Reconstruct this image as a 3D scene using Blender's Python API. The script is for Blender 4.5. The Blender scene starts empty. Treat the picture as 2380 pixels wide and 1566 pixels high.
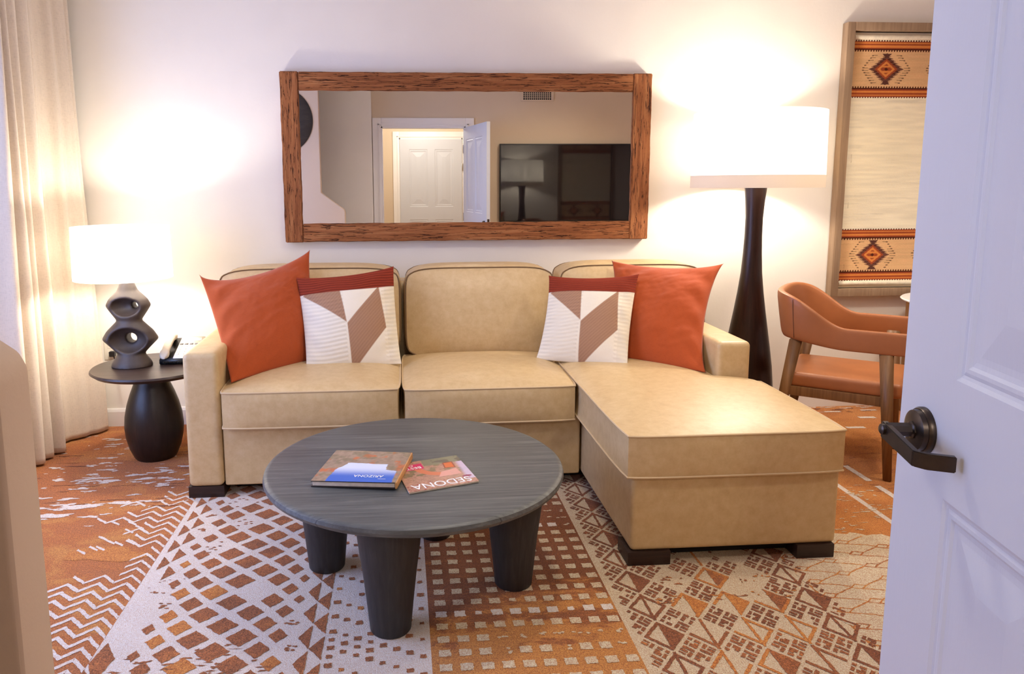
import bpy, bmesh, math, random
import numpy as np
from mathutils import Vector, Matrix
random.seed(7)
RNG = np.random.default_rng(11)
scene = bpy.context.scene
C = scene.collection
PI = math.pi

# ------------------------------------------------------------------ camera, world, light, exposure
cam = bpy.data.cameras.new('camera')
cam_ob = bpy.data.objects.new('camera', cam); C.objects.link(cam_ob)
YAW, PITCH, ROLL = 0.0770, 0.1447, 0.0047
fwd = Vector((math.sin(YAW)*math.cos(PITCH), math.cos(YAW)*math.cos(PITCH), -math.sin(PITCH)))
rgt = Vector((math.cos(YAW), -math.sin(YAW), 0)); dwn = fwd.cross(rgt)
r2 = math.cos(ROLL)*rgt + math.sin(ROLL)*dwn; d2 = -math.sin(ROLL)*rgt + math.cos(ROLL)*dwn
m3 = Matrix((r2, -d2, -fwd)).transposed()
cam_ob.matrix_world = Matrix.Translation((0, -4.4584, 1.4086)) @ m3.to_4x4()
cam.sensor_width = 36.0; cam.sensor_fit = 'HORIZONTAL'
cam.lens = 1746.85/2380*36.0
cam.shift_x = (1190-1067.28)/2380; cam.shift_y = (683.54-783)/2380
cam.clip_start = 0.02
scene.camera = cam_ob

scene.view_settings.view_transform = 'Standard'
scene.view_settings.look = 'None'
scene.view_settings.gamma = 1.0
scene.view_settings.use_curve_mapping = False
scene.view_settings.exposure = 0.08

world = bpy.data.worlds.new('sky'); scene.world = world; world.use_nodes = True
bg = world.node_tree.nodes['Background']
bg.inputs[0].default_value = (0.55, 0.7, 1.0, 1); bg.inputs[1].default_value = 1.5

LAMP = (1.0, 0.90, 0.77)
def light(name, kind, loc, energy, color, size=None, size_y=None, rot=None, spot=None):
    l = bpy.data.lights.new(name, kind); l.energy = energy; l.color = color
    if kind == 'AREA':
        l.size = size
        if size_y: l.shape = 'RECTANGLE'; l.size_y = size_y
    elif size is not None: l.shadow_soft_size = size
    if spot: l.spot_size = spot; l.spot_blend = 0.7
    o = bpy.data.objects.new(name, l); C.objects.link(o); o.location = loc
    if rot: o.rotation_euler = rot
    return o
# daylight outside the window in the left wall; unseen ceiling spots added as room fill; lamp of the hall behind the camera
light('window_daylight', 'AREA', (-2.30, -2.0, 1.35), 82, (0.36, 0.49, 1.0), 2.0, 1.9, rot=(0, -PI/2, 0))
light('room_fill_spot', 'SPOT', (0.55, -2.0, 2.70), 62, (1.0, 0.91, 0.78), 0.12, spot=2.6)
light('room_fill_spot', 'SPOT', (2.7, -1.5, 2.70), 85, (1.0, 0.91, 0.78), 0.12, spot=2.6)
light('hall_lamp', 'POINT', (0.28, -5.25, 2.30), 46, (1.0, 0.95, 0.87), 0.12)
light('room_fill_spot', 'SPOT', (1.60, -3.10, 2.70), 46, (1.0, 0.89, 0.72), 0.15, spot=2.6)
light('table_lamp_bulb', 'POINT', (-1.415, -0.53, 1.06), 30, LAMP, 0.05)
light('floor_lamp_bulb', 'POINT', (1.975, -0.385, 1.58), 40, LAMP, 0.06)

# ------------------------------------------------------------------ helpers
def L(r, g, b):
    f = lambda c: (c/255/12.92) if c/255 <= 0.04045 else ((c/255+0.055)/1.055)**2.4
    return (f(r), f(g), f(b))

class NT:
    def __init__(s, name):
        s.m = bpy.data.materials.new(name); s.m.use_nodes = True; s.t = s.m.node_tree
        s.p = s.t.nodes['Principled BSDF']; s.out = s.t.nodes['Material Output']
    def n(s, typ, ins=None, **kw):
        nd = s.t.nodes.new(typ)
        for k, v in kw.items(): setattr(nd, k, v)
        for k, v in (ins or {}).items():
            if isinstance(v, bpy.types.NodeSocket): s.t.links.new(v, nd.inputs[k])
            else:
                try: nd.inputs[k].default_value = v
                except Exception: nd.inputs[k].default_value = (*v, 1)
        return nd
    def link(s, a, b): s.t.links.new(a, b)
    def obj(s): return s.n('ShaderNodeTexCoord').outputs['Object']
    def pos(s): return s.n('ShaderNodeNewGeometry').outputs['Position']
    def map(s, vec, scale=(1, 1, 1), rot=(0, 0, 0), loc=(0, 0, 0)):
        return s.n('ShaderNodeMapping', {0: vec, 1: loc, 2: rot, 3: scale}).outputs[0]
    def noise(s, vec, scale, detail=4, rough=0.5, dist=0.0):
        return s.n('ShaderNodeTexNoise', {'Vector': vec, 'Scale': scale, 'Detail': detail, 'Roughness': rough, 'Distortion': dist}).outputs['Fac']
    def ramp(s, fac, stops):
        nd = s.n('ShaderNodeValToRGB', {0: fac}); e = nd.color_ramp.elements
        while len(e) < len(stops): e.new(0.5)
        for i, (p, c) in enumerate(stops):
            e[i].position = p; e[i].color = (*c, 1) if len(c) == 3 else c
        return nd.outputs[0]
    def mix(s, fac, a, b, mode='MIX'):
        nd = s.n('ShaderNodeMix', data_type='RGBA', blend_type=mode)
        for i, v in ((0, fac), (6, a), (7, b)):
            if isinstance(v, bpy.types.NodeSocket): s.link(v, nd.inputs[i])
            else: nd.inputs[i].default_value = v if not isinstance(v, tuple) else (*v, 1)
        return nd.outputs[2]
    def math(s, op, a, b=0.0, clamp=False):
        nd = s.n('ShaderNodeMath', {0: a, 1: b}, operation=op); nd.use_clamp = clamp
        return nd.outputs[0]
    def bump(s, h, strength=0.2, dist=0.01):
        nd = s.n('ShaderNodeBump', {'Height': h, 'Strength': strength, 'Distance': dist})
        s.link(nd.outputs[0], s.p.inputs['Normal'])
    def set(s, color=None, rough=None, metal=None, spec=None, **kw):
        def put(k, v):
            if v is None: return
            i = s.p.inputs[k]
            if isinstance(v, bpy.types.NodeSocket): s.link(v, i)
            elif isinstance(v, tuple): i.default_value = (*v, 1)
            else: i.default_value = v
        put('Base Color', color); put('Roughness', rough); put('Metallic', metal); put('Specular IOR Level', spec)
        for k, v in kw.items(): put(k, v)
        return s.m

def plain(name, col, rough=0.5, metal=0.0, spec=0.5, vary=0.0, scale=8, bump=0.0, bscale=200):
    t = NT(name); c = col
    if vary or bump: v = t.obj()
    if vary:
        f = t.noise(v, scale, 5, 0.6)
        c = t.ramp(f, [(0.3, tuple(x*(1-vary) for x in col)), (0.7, tuple(min(1, x*(1+vary)) for x in col))])
    if bump: t.bump(t.noise(v, bscale, 3), bump, 0.004)
    return t.set(c, rough, metal, spec)

def wood(name, c0, c1, c2, axis='X', rough=0.5, fine=90, spec=0.4, bump=0.15, crack=None):
    t = NT(name); v = t.obj()
    sc = {'X': (0.045, 1, 1), 'Y': (1, 0.045, 1), 'Z': (1, 1, 0.045)}[axis]
    g = t.noise(t.map(v, sc), fine, 6, 0.62, 0.6)
    g2 = t.noise(t.map(v, tuple(min(1, s*4) for s in sc)), 9, 3, 0.5, 0.8)
    c = t.ramp(g, [(0.28, c0), (0.52, c1), (0.75, c2)])
    c = t.mix(t.math('MULTIPLY', g2, 0.55), c, c0)
    h = g
    if crack:
        k = t.noise(t.map(v, tuple(s if s < 1 else 1 for s in tuple(min(1, x*1.6) for x in sc))), fine*1.9, 4, 0.75, 1.0)
        kk = t.ramp(k, [(0.385, (0, 0, 0)), (0.445, (1, 1, 1))])
        c = t.mix(kk, crack, c)
        h = t.mix(0.75, g, kk)
    t.bump(h, bump, 0.006)
    return t.set(c, rough, 0.0, spec)

def smooth(me, on=True):
    me.polygons.foreach_set('use_smooth', [on]*len(me.polygons)); me.update()

def link(name, me, mat=None, parent=None, kind=None):
    o = bpy.data.objects.new(name, me); C.objects.link(o)
    if mat is not None:
        for mm in (mat if isinstance(mat, (list, tuple)) else [mat]): me.materials.append(mm)
    if parent is not None: o.parent = parent
    if kind: o['kind'] = kind
    return o
def tag(o, label, cat, group=None):
    o['label'] = label; o['category'] = cat
    if group: o['group'] = group
    return o
def empty(name, loc, label, cat, group=None):
    o = bpy.data.objects.new(name, None); C.objects.link(o); o.location = loc; o.empty_display_size = 0.1
    return tag(o, label, cat, group)
def pyd(name, v, f, sm=True):
    me = bpy.data.meshes.new(name); me.from_pydata([tuple(map(float, p)) for p in v], [], f); me.update()
    if sm: smooth(me)
    return me

class MB:
    """collects shapes in one bmesh"""
    def __init__(s): s.b = bmesh.new()
    def box(s, x0, x1, y0, y1, z0, z1, bev=0.0, seg=2, mat=None):
        g = bmesh.new()
        bmesh.ops.create_cube(g, size=1.0)
        for v in g.verts:
            v.co = Vector(((x0+x1)/2+v.co.x*(x1-x0), (y0+y1)/2+v.co.y*(y1-y0), (z0+z1)/2+v.co.z*(z1-z0)))
        if bev: bmesh.ops.bevel(g, geom=g.edges[:], offset=bev, segments=seg, profile=0.6, affect='EDGES')
        return s._add(g, mat)
    def _add(s, g, mat=None):
        if mat is not None: bmesh.ops.transform(g, matrix=mat, verts=g.verts)
        tmp = bpy.data.meshes.new('tmp'); g.to_mesh(tmp); g.free(); s.b.from_mesh(tmp); bpy.data.meshes.remove(tmp)
        return s
    def lathe(s, prof, seg=48, mat=None, cap=True):
        g = bmesh.new(); rings = []
        for r, z in prof:
            rings.append([g.verts.new((r*math.cos(2*PI*k/seg), r*math.sin(2*PI*k/seg), z)) for k in range(seg)])
        for a, b in zip(rings, rings[1:]):
            for k in range(seg): g.faces.new((a[k], a[(k+1) % seg], b[(k+1) % seg], b[k]))
        if cap:
            g.faces.new(rings[0][::-1]); g.faces.new(rings[-1])
        bmesh.ops.recalc_face_normals(g, faces=g.faces)
        return s._add(g, mat)
    def tube(s, pts, r, seg=8, closed=False, mat=None):
        g = bmesh.new(); pts = [Vector(p) for p in pts]; n = len(pts); rings = []
        up = Vector((0.13, 0.21, 0.97))
        for i, p in enumerate(pts):
            a = pts[(i-1) % n] if (closed or i > 0) else p; b = pts[(i+1) % n] if (closed or i < n-1) else p
            t = (b-a).normalized(); u = t.cross(up)
            if u.length < 1e-4: u = t.cross(Vector((1, 0, 0)))
            u.normalize(); w = t.cross(u); rr = r[i] if isinstance(r, (list, tuple)) else r
            rings.append([g.verts.new(p+rr*(math.cos(2*PI*k/seg)*u+math.sin(2*PI*k/seg)*w)) for k in range(seg)])
        m = n if closed else n-1
        for i in range(m):
            a, b = rings[i], rings[(i+1) % n]
            for k in range(seg): g.faces.new((a[k], a[(k+1) % seg], b[(k+1) % seg], b[k]))
        if not closed: g.faces.new(rings[0][::-1]); g.faces.new(rings[-1])
        bmesh.ops.recalc_face_normals(g, faces=g.faces)
        return s._add(g, mat)
    def prism(s, poly, a0, a1, axis='y', bev=0.0, seg=3, mat=None):
        g = bmesh.new()
        f = {'y': lambda p, a: (p[0], a, p[1]), 'z': lambda p, a: (p[0], p[1], a), 'x': lambda p, a: (a, p[0], p[1])}[axis]
        lo = [g.verts.new(f(p, a0)) for p in poly]; hi = [g.verts.new(f(p, a1)) for p in poly]
        n = len(poly)
        g.faces.new(lo); g.faces.new(hi[::-1])
        for i in range(n): g.faces.new((lo[i], hi[i], hi[(i+1) % n], lo[(i+1) % n]))
        bmesh.ops.recalc_face_normals(g, faces=g.faces)
        if bev: bmesh.ops.bevel(g, geom=g.edges[:], offset=bev, segments=seg, profile=0.6, affect='EDGES')
        return s._add(g, mat)
    def build(s, name, mat=None, parent=None, kind=None, sm=True, angle=0.6):
        me = bpy.data.meshes.new(name)
        if sm:
            for e in s.b.edges:
                if len(e.link_faces) == 2 and e.calc_face_angle(0) > angle: e.smooth = False
        s.b.to_mesh(me); s.b.free()
        if sm: smooth(me)
        return link(name, me, mat, parent, kind)

def grid_mesh(name, P, col=None, closed_u=False, sm=True):
    """P: (n, m, 3) array -> grid mesh with optional colour attribute"""
    n, m = P.shape[:2]
    idx = np.arange(n*m).reshape(n, m)
    if closed_u: idx = np.vstack([idx, idx[:1]])
    q = np.stack([idx[:-1, :-1], idx[1:, :-1], idx[1:, 1:], idx[:-1, 1:]], -1).reshape(-1, 4)
    me = bpy.data.meshes.new(name)
    me.vertices.add(n*m); me.vertices.foreach_set('co', P.reshape(-1).astype(np.float32))
    me.loops.add(q.size); me.loops.foreach_set('vertex_index', q.reshape(-1).astype(np.int32))
    me.polygons.add(len(q)); me.polygons.foreach_set('loop_start', np.arange(0, q.size, 4, dtype=np.int32))
    me.update(calc_edges=True); me.validate()
    if sm: smooth(me)
    if col is not None:
        a = me.color_attributes.new('Col', 'FLOAT_COLOR', 'POINT')
        c = np.ones((n*m, 4), np.float32); c[:, :3] = col.reshape(-1, 3); a.data.foreach_set('color', c.reshape(-1))
    return me
def printed(name, rough=0.5, spec=0.4, bump=None, fibre=None):
    t = NT(name); c = t.n('ShaderNodeVertexColor', layer_name='Col').outputs[0]
    v = t.obj()
    if fibre:
        f = t.noise(t.map(v, fibre[0]), fibre[1], 3)
        c = t.mix(fibre[2], c, t.ramp(f, [(0.3, (0.35, 0.35, 0.35)), (0.7, (0.65, 0.65, 0.65))]), 'OVERLAY')
        t.bump(f, bump or 0.2, 0.003)
    return t.set(c, rough, 0, spec)

def smoothstep(a, b, x):
    t = np.clip((x-a)/(b-a), 0, 1); return t*t*(3-2*t)
def vnoise(x, y, seed=0):
    """cheap value noise, vectorised"""
    xi, yi = np.floor(x).astype(int), np.floor(y).astype(int); fx, fy = x-xi, y-yi
    fx, fy = fx*fx*(3-2*fx), fy*fy*(3-2*fy)
    h = lambda a, b: np.modf(np.abs(np.sin(a*127.1+b*311.7+seed*74.7)*43758.5453))[0]
    return (h(xi, yi)*(1-fx)+h(xi+1, yi)*fx)*(1-fy)+(h(xi, yi+1)*(1-fx)+h(xi+1, yi+1)*fx)*fy
def fbm(x, y, seed=0, o=4):
    s = 0; a = 0.5
    for i in range(o): s = s+a*vnoise(x*2**i, y*2**i, seed+i); a *= 0.5
    return s
def catmull(pts, n):
    p = np.array(pts, float); p = np.vstack([2*p[0]-p[1], p, 2*p[-1]-p[-2]]); out = []
    for i in range(1, len(p)-2):
        for k in range(n):
            t = k/n
            out.append(0.5*((2*p[i])+(-p[i-1]+p[i+1])*t+(2*p[i-1]-5*p[i]+4*p[i+1]-p[i+2])*t*t+(-p[i-1]+3*p[i]-3*p[i+1]+p[i+2])*t**3))
    out.append(p[-2]); return np.array(out)

def text_mesh(name, s, size, mat, parent, M, extrude=0.0004, width=None):
    cu = bpy.data.curves.new(name, 'FONT'); cu.body = s; cu.size = size; cu.extrude = extrude; cu.align_x = 'CENTER'
    tmp = bpy.data.objects.new('tmp_text', cu); C.objects.link(tmp)
    dg = bpy.context.evaluated_depsgraph_get()
    me = bpy.data.meshes.new_from_object(tmp.evaluated_get(dg)); me.name = name
    bpy.data.objects.remove(tmp); bpy.data.curves.remove(cu)
    if width:
        xs = [v.co.x for v in me.vertices]; k = width/(max(xs)-min(xs))
        for v in me.vertices: v.co.x *= k
    me.transform(M); me.materials.clear()
    return link(name, me, mat, parent)

# ------------------------------------------------------------------ materials
def wall_mat(name, col):
    t = NT(name); v = t.obj()
    f = t.noise(v, 45, 4, 0.6); f2 = t.noise(v, 2.2, 3)
    c = t.ramp(f2, [(0.3, tuple(x*0.97 for x in col)), (0.7, tuple(min(1, x*1.02) for x in col))])
    t.bump(f, 0.16, 0.004)
    return t.set(c, 0.75, 0, 0.25)
M_wall = wall_mat('wall_paint', L(239, 232, 221))
M_tan = wall_mat('shadow_toned_wall_paint', L(212, 192, 166))  # wall paint darkened to carry the dimmer light on the doorway wall
M_ceil = plain('ceiling_paint', L(238, 234, 228), 0.9)
M_trim = plain('white_trim_paint', L(236, 230, 224), 0.4, 0, 0.5)
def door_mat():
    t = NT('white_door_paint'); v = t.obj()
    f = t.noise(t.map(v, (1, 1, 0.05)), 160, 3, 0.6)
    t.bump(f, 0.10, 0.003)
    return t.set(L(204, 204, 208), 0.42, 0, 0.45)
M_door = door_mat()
def leather():
    t = NT('tan_leather'); v = t.obj()
    f = t.noise(v, 26, 7, 0.7); f2 = t.noise(v, 420, 2)
    c = t.ramp(f, [(0.3, L(194, 163, 116)), (0.52, L(204, 175, 128)), (0.75, L(211, 184, 140))])
    t.bump(f2, 0.06, 0.002)
    return t.set(c, 0.42, 0, 0.5)
M_leather = leather()
M_piping = plain('piping_leather', L(112, 84, 52), 0.6)
M_pipelight = plain('piping_light_leather', L(206, 178, 136), 0.5)
M_darkwood = wood('dark_espresso_wood', L(34, 20, 16), L(48, 30, 24), L(64, 42, 33), 'X', 0.4)
M_black = plain('shadow_fill_black', L(18, 14, 12), 0.9)
M_tabletop = wood('charcoal_wood_top', L(62, 64, 64), L(92, 94, 92), L(126, 127, 122), 'X', 0.42, 70, 0.5, 0.2)
def planks(m):
    t = NT.__new__(NT); t.m = m; t.t = m.node_tree; t.p = t.t.nodes['Principled BSDF']; t.out = t.t.nodes['Material Output']
    src = t.p.inputs['Base Color'].links[0].from_socket
    sx = t.n('ShaderNodeSeparateXYZ', {0: t.map(t.obj(), (1, 1, 1), (0, 0, 0.06))})
    q = t.math('DIVIDE', sx.outputs[1], 0.148); fl_ = t.math('FLOOR', q); fr = t.math('FRACT', q)
    wn = t.n('ShaderNodeTexWhiteNoise', {1: fl_}, noise_dimensions='1D').outputs[0]
    c = t.mix(t.math('MULTIPLY', wn, 0.38), src, (0.045, 0.046, 0.047))
    ln = t.math('LESS_THAN', fr, 0.018)
    c = t.mix(t.math('MULTIPLY', ln, 0.7), c, (0.02, 0.02, 0.022))
    t.link(c, t.p.inputs['Base Color'])
planks(M_tabletop)
M_tableleg = wood('charcoal_wood_leg', L(40, 38, 39), L(52, 50, 50), L(66, 63, 62), 'Z', 0.5, 70, 0.4, 0.2)
M_sidetop = wood('brown_black_wood_top', L(40, 28, 24), L(58, 43, 37), L(76, 58, 50), 'X', 0.35, 60)
M_sidebase = wood('brown_black_wood_base', L(26, 18, 17), L(38, 28, 25), L(52, 38, 33), 'Z', 0.35, 60)
M_lampwood = wood('dark_lamp_wood', L(28, 14, 12), L(44, 24, 19), L(62, 35, 26), 'Z', 0.35, 60)
M_ceramic = plain('matte_bronze_ceramic', L(62, 52, 48), 0.5, 0.0, 0.5, 0.15, 20, 0.05, 200)
M_oakh = wood('reclaimed_wood_rail', L(122, 70, 38), L(164, 104, 62), L(198, 140, 92), 'X', 0.7, 60, 0.2, 0.7, L(58, 26, 12))
M_oakv = wood('reclaimed_wood_stile', L(122, 70, 38), L(164, 104, 62), L(198, 140, 92), 'Z', 0.7, 60, 0.2, 0.7, L(58, 26, 12))
M_mirror = NT('mirror_glass').set((0.93, 0.93, 0.92), 0.0, 1.0)
M_frame = wood('grey_brown_frame_wood', L(134, 108, 84), L(160, 132, 104), L(178, 150, 120), 'Z', 0.5, 50)
M_chairwood = wood('walnut_chair_wood', L(104, 70, 40), L(136, 96, 58), L(158, 116, 74), 'Z', 0.45, 60)
M_cognac = plain('cognac_leather', L(164, 100, 58), 0.42, 0, 0.45, 0.10, 6, 0.05, 300)
M_white = plain('white_laminate', L(244, 243, 240), 0.25)
M_bronze = plain('oil_rubbed_bronze', L(66, 56, 50), 0.32, 0.75, 0.5, 0.2, 30)
M_blackplastic = plain('black_plastic', L(16, 15, 15), 0.35)
M_ivory = plain('ivory_plastic', L(226, 220, 206), 0.4)
M_grey = plain('grey_key_plastic', L(120, 118, 118), 0.5)
M_screen = NT('tv_screen_glass').set((0.012, 0.009, 0.011), 0.035, 0.0, 0.5)
M_steel = plain('brushed_steel', (0.55, 0.54, 0.52), 0.35, 1.0)

def fabric(name, col, thread=(1, 1, 1), scale=500, vary=0.08, rough=0.9, bump=0.25):
    t = NT(name); v = t.obj()
    a = t.noise(t.map(v, (0.12, 0.12, 1)), scale, 2); b = t.noise(t.map(v, (1, 1, 0.12)), scale, 2)
    w = t.math('ADD', a, b); f = t.noise(v, 7, 4)
    c = t.ramp(w, [(0.75, tuple(x*(1-vary*1.6) for x in col)), (1.25, tuple(min(1, x*(1+vary)) for x in col))])
    c = t.mix(t.math('MULTIPLY', f, 0.25), c, tuple(x*0.8 for x in col))
    t.bump(w, bump, 0.002)
    return t.set(c, rough, 0, 0.15, **{'Sheen Weight': 0.2})
M_drape = fabric('oatmeal_linen_drape', L(220, 206, 188), scale=420, vary=0.05)
M_rust = fabric('rust_orange_linen', L(174, 78, 36), scale=700, vary=0.06, bump=0.15)
def shade_mat(name, col, trans):
    t = NT(name)
    d = t.n('ShaderNodeBsdfDiffuse', {0: (*col, 1)}); tr = t.n('ShaderNodeBsdfTranslucent', {0: (*col, 1)})
    w = t.noise(t.obj(), 300, 2)
    mx = t.n('ShaderNodeMixShader', {0: trans, 1: d.outputs[0], 2: tr.outputs[0]})
    t.link(mx.outputs[0], t.out.inputs[0])
    return t.m
M_shade = shade_mat('white_linen_shade', (0.92, 0.90, 0.86), 0.6)
M_hem = shade_mat('shade_hem_double_linen', (0.80, 0.72, 0.62), 0.22)
M_bulb = NT('warm_bulb').set((1, 0.9, 0.75), 0.3, **{'Emission Color': (1, 0.85, 0.65), 'Emission Strength': 6.0})

def carpet(name, cols, scale=3.0, yfade=None):
    """cols: [(pos, colour)...] patch ramp; tufts by fine noise"""
    t = NT(name); v = t.pos()
    big = t.noise(t.map(v, (1.0, 1.9, 1)), scale, 6, 0.7, 0.4)
    if yfade:
        sx = t.n('ShaderNodeSeparateXYZ', {0: v})
        gy = t.math('MULTIPLY_ADD', sx.outputs[1], yfade[0]); 
        gy.node.inputs[2].default_value = yfade[1]
        gx = t.math('MULTIPLY', sx.outputs[0], yfade[2])
        big = t.math('ADD', big, t.math('ADD', gy, gx), True)
    c = t.ramp(big, cols)
    tuft = t.noise(v, 260, 2, 0.8); tuft2 = t.noise(v, 95, 4, 0.7)
    c = t.mix(0.85, c, t.ramp(tuft, [(0.34, (0.16, 0.16, 0.16)), (0.66, (0.86, 0.86, 0.86))]), 'OVERLAY')
    c = t.mix(0.45, c, t.ramp(tuft2, [(0.35, (0.25, 0.25, 0.25)), (0.65, (0.75, 0.75, 0.75))]), 'OVERLAY')
    t.bump(t.math('ADD', tuft, t.math('MULTIPLY', tuft2, 0.6)), 0.8, 0.010)
    return t.set(c, 0.95, 0, 0.1, **{'Sheen Weight': 0.15})
ORANGE, RUST, BROWN = L(206, 136, 68), L(180, 110, 62), L(152, 92, 54)
CREAM, BEIGE = L(222, 204, 190), L(212, 186, 154)
K_rust = carpet('carpet_rust', [(0.35, RUST), (0.5, L(190, 112, 56)), (0.62, ORANGE)], 2.6)
K_cream = carpet('carpet_cream', [(0.3, L(232, 214, 200)), (0.7, L(240, 224, 211))])
K_brown = carpet('carpet_brown', [(0.38, BROWN), (0.55, L(170, 100, 54)), (0.68, L(190, 116, 60))], 5.0)
K_mixd = carpet('carpet_brown_to_orange', [(0.42, L(146, 84, 46)), (0.5, L(168, 98, 50)), (0.56, ORANGE)], 4.0, (-0.55, -1.20, 0.10))
K_beige = carpet('carpet_beige', [(0.3, L(218, 190, 154)), (0.7, L(227, 202, 170))])
K_orange = carpet('carpet_orange', [(0.3, L(194, 114, 52)), (0.55, L(208, 132, 62)), (0.75, L(214, 142, 74))], 3.0)
K_dark = carpet('carpet_dark_brown', [(0.4, L(136, 78, 46)), (0.7, L(160, 94, 54))], 6.0)

# ------------------------------------------------------------------ room shell
RX0, RX1, FY, HY, CZ, WT = -2.06, 4.4, -4.16, -6.40, 2.75, 0.10
def build_floor():
    V, F, MI = [], [], []
    def poly(pts, mi, z=0.0012, step=0.009, amp=0.0016):
        out = []
        n = len(pts)
        for i in range(n):
            a, b = np.array(pts[i], float), np.array(pts[(i+1) % n], float); d = b-a; l = np.hypot(*d)
            k = max(1, int(l/step)); nrm = np.array([-d[1], d[0]])/max(l, 1e-6)
            for j in range(k):
                w = 0 if amp == 0 else (random.random()-0.5)*2*amp
                out.append(a+d*j/k+nrm*w)
        i0 = len(V); zz = z+(len(F) % 500)*4e-7 if z > 0 else z; V.extend([(p[0], p[1], zz) for p in out]); F.append(list(range(i0, i0+len(out)))); MI.append(mi)
    def rect(x0, x1, y0, y1, mi, z=0.0012, **k): poly([(x0, y0), (x1, y0), (x1, y1), (x0, y1)], mi, z, **k)
    def line(pts, w, mi, **k):
        for a, b in zip(pts, pts[1:]):
            a, b = np.array(a, float), np.array(b, float); d = (b-a)/max(np.hypot(*(b-a)), 1e-6); nrm = np.array([-d[1], d[0]])*w/2; e = d*w*0.3
            poly([a-nrm-e, b-nrm+e, b+nrm+e, a+nrm-e], mi, **k)
    def blob(cx, cy, rx, ry, mi, z=0.0012, n=22, rough=0.5):
        ph = [random.random()*6.28 for _ in range(4)]
        pts = []
        for i in range(n):
            a = 2*PI*i/n
            r = 1+rough*(0.35*math.sin(2*a+ph[0])+0.3*math.sin(3*a+ph[1])+0.25*math.sin(5*a+ph[2])+0.3*(random.random()-0.5))
            pts.append((cx+rx*r*math.cos(a), cy+ry*r*math.sin(a)))
        poly(pts, mi, z, 0.006, 0.0012)
    mats = [K_rust, K_cream, K_brown, K_mixd, K_beige, K_orange, K_dark]
    RU, CR, BR, MX, BE, OR, DK = range(7)
    Y0, Y1 = HY-0.1, 0.0
    for x0, x1, mi in ((RX0-0.2, -0.95, RU), (-0.95, 0.072, CR), (0.072, 0.70, MX), (0.70, 0.722, BE), (0.722, 1.42, BE), (1.42, 2.02, OR), (2.02, 2.046, CR), (2.046, RX1+0.1, OR)):
        rect(x0, x1, Y0, Y1, mi, 0.0, amp=0, step=99)
    rnd = random.random
    # chevrons of the rust strip
    pts0 = [(-0.950, 0), (-1.0, 0.056), (-1.047, 0.010), (-1.100, 0.064), (-1.152, 0.016), (-1.208, 0.066), (-1.260, 0.018), (-1.316, 0.068), (-1.368, 0.020), (-1.424, 0.070), (-1.476, 0.022), (-1.53, 0.072), (-1.584, 0.024), (-1.64, 0.07)]
    for i in range(34):
        y = -1.092-0.0548*i
        if y > -1.16: n = 3
        elif y > -1.52: n = random.choice((5, 6, 5, 7))
        elif y > -1.60: n = 3
        elif y > -1.83: n = random.choice((1, 2, 2))
        elif y > -1.92: n = 4+int((-1.83-y)*40)
        else: n = 13
        for j in range(n):
            if j > 2 and y > -1.6 and rnd() < 0.30: continue
            a, b = pts0[j], pts0[j+1]
            w = 0.0085 if y > -1.9 else 0.010
            poly([(a[0], a[1]+y-w), (b[0], b[1]+y-w), (b[0], b[1]+y+w), (a[0], a[1]+y+w)], CR)
    for i in range(12):   # loose chevron fragments
        x, y = -1.05-0.22*rnd(), -1.35-0.28*rnd()
        poly([(x, y), (x-0.045, y+0.035), (x-0.045, y+0.049), (x, y+0.014)], CR)
    # worn pale clouds in the rust strip
    for cx, cy, sx, sy, n in ((-1.47, -0.86, 0.17, 0.06, 26), (-1.20, -0.87, 0.10, 0.05, 12), (-1.47, -1.165, 0.19, 0.035, 26), (-1.52, -1.255, 0.12, 0.035, 18), (-1.22, -1.13, 0.12, 0.03, 9), (-1.62, -1.06, 0.12, 0.06, 8),
                              (-1.6, -0.62, 0.20, 0.10, 14), (-1.3, -0.75, 0.3, 0.08, 16), (-1.05, -0.8, 0.1, 0.2, 10), (-1.6, -0.3, 0.15, 0.15, 16), (-1.3, -1.0, 0.4, 0.1, 16), (-1.4, -1.45, 0.25, 0.12, 7)):
        for _ in range(n//2):
            k = 0.5+rnd()
            blob(random.gauss(cx, sx*0.6), random.gauss(cy, sy*0.6), 0.026*k, 0.009*k, CR, rough=0.9)
    for cx, cy, rx, ry in ((-1.43, -1.17, 0.085, 0.020), (-1.62, -1.172, 0.05, 0.010), (-1.27, -1.145, 0.055, 0.013), (-1.54, -1.255, 0.085, 0.020), (-1.42, -0.875, 0.05, 0.016), (-1.48, -0.835, 0.05, 0.010), (-1.25, -0.86, 0.04, 0.014)):
        blob(cx, cy, rx, ry, CR)
    for _ in range(70):
        blob(-0.98-0.95*rnd(), -0.15-1.05*rnd(), 0.004+0.012*rnd(), 0.002+0.005*rnd(), CR, rough=0.8, n=10)
    for _ in range(30):
        blob(-0.98-0.85*rnd(), -0.3-1.2*rnd(), 0.02+0.06*rnd(), 0.003+0.004*rnd(), random.choice((DK, BR)), 0.0011, n=14, rough=0.8)
    blob(-1.16, -1.63, 0.16, 0.055, OR, 0.0010); blob(-1.36, -0.5, 0.3, 0.1, OR, 0.0010)
    # triangles beside the rust strip
    for j in range(9):
        y = -1.035-0.137*j
        if y > -1.80:
            poly([(-0.925, y-0.052), (-0.925, y+0.052), (-0.889, y)], BR)
        if y-0.075 > -1.82:
            poly([(-0.886, y-0.075-0.052), (-0.886, y-0.075+0.052), (-0.846, y-0.075)], BR)
    poly([(-0.95, -2.32), (-0.93, -2.22), (-0.88, -2.30), (-0.90, -2.42)], BR); poly([(-0.95, -2.52), (-0.95, -2.35), (-0.91, -2.40), (-0.90, -2.52)], BR)
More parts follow.
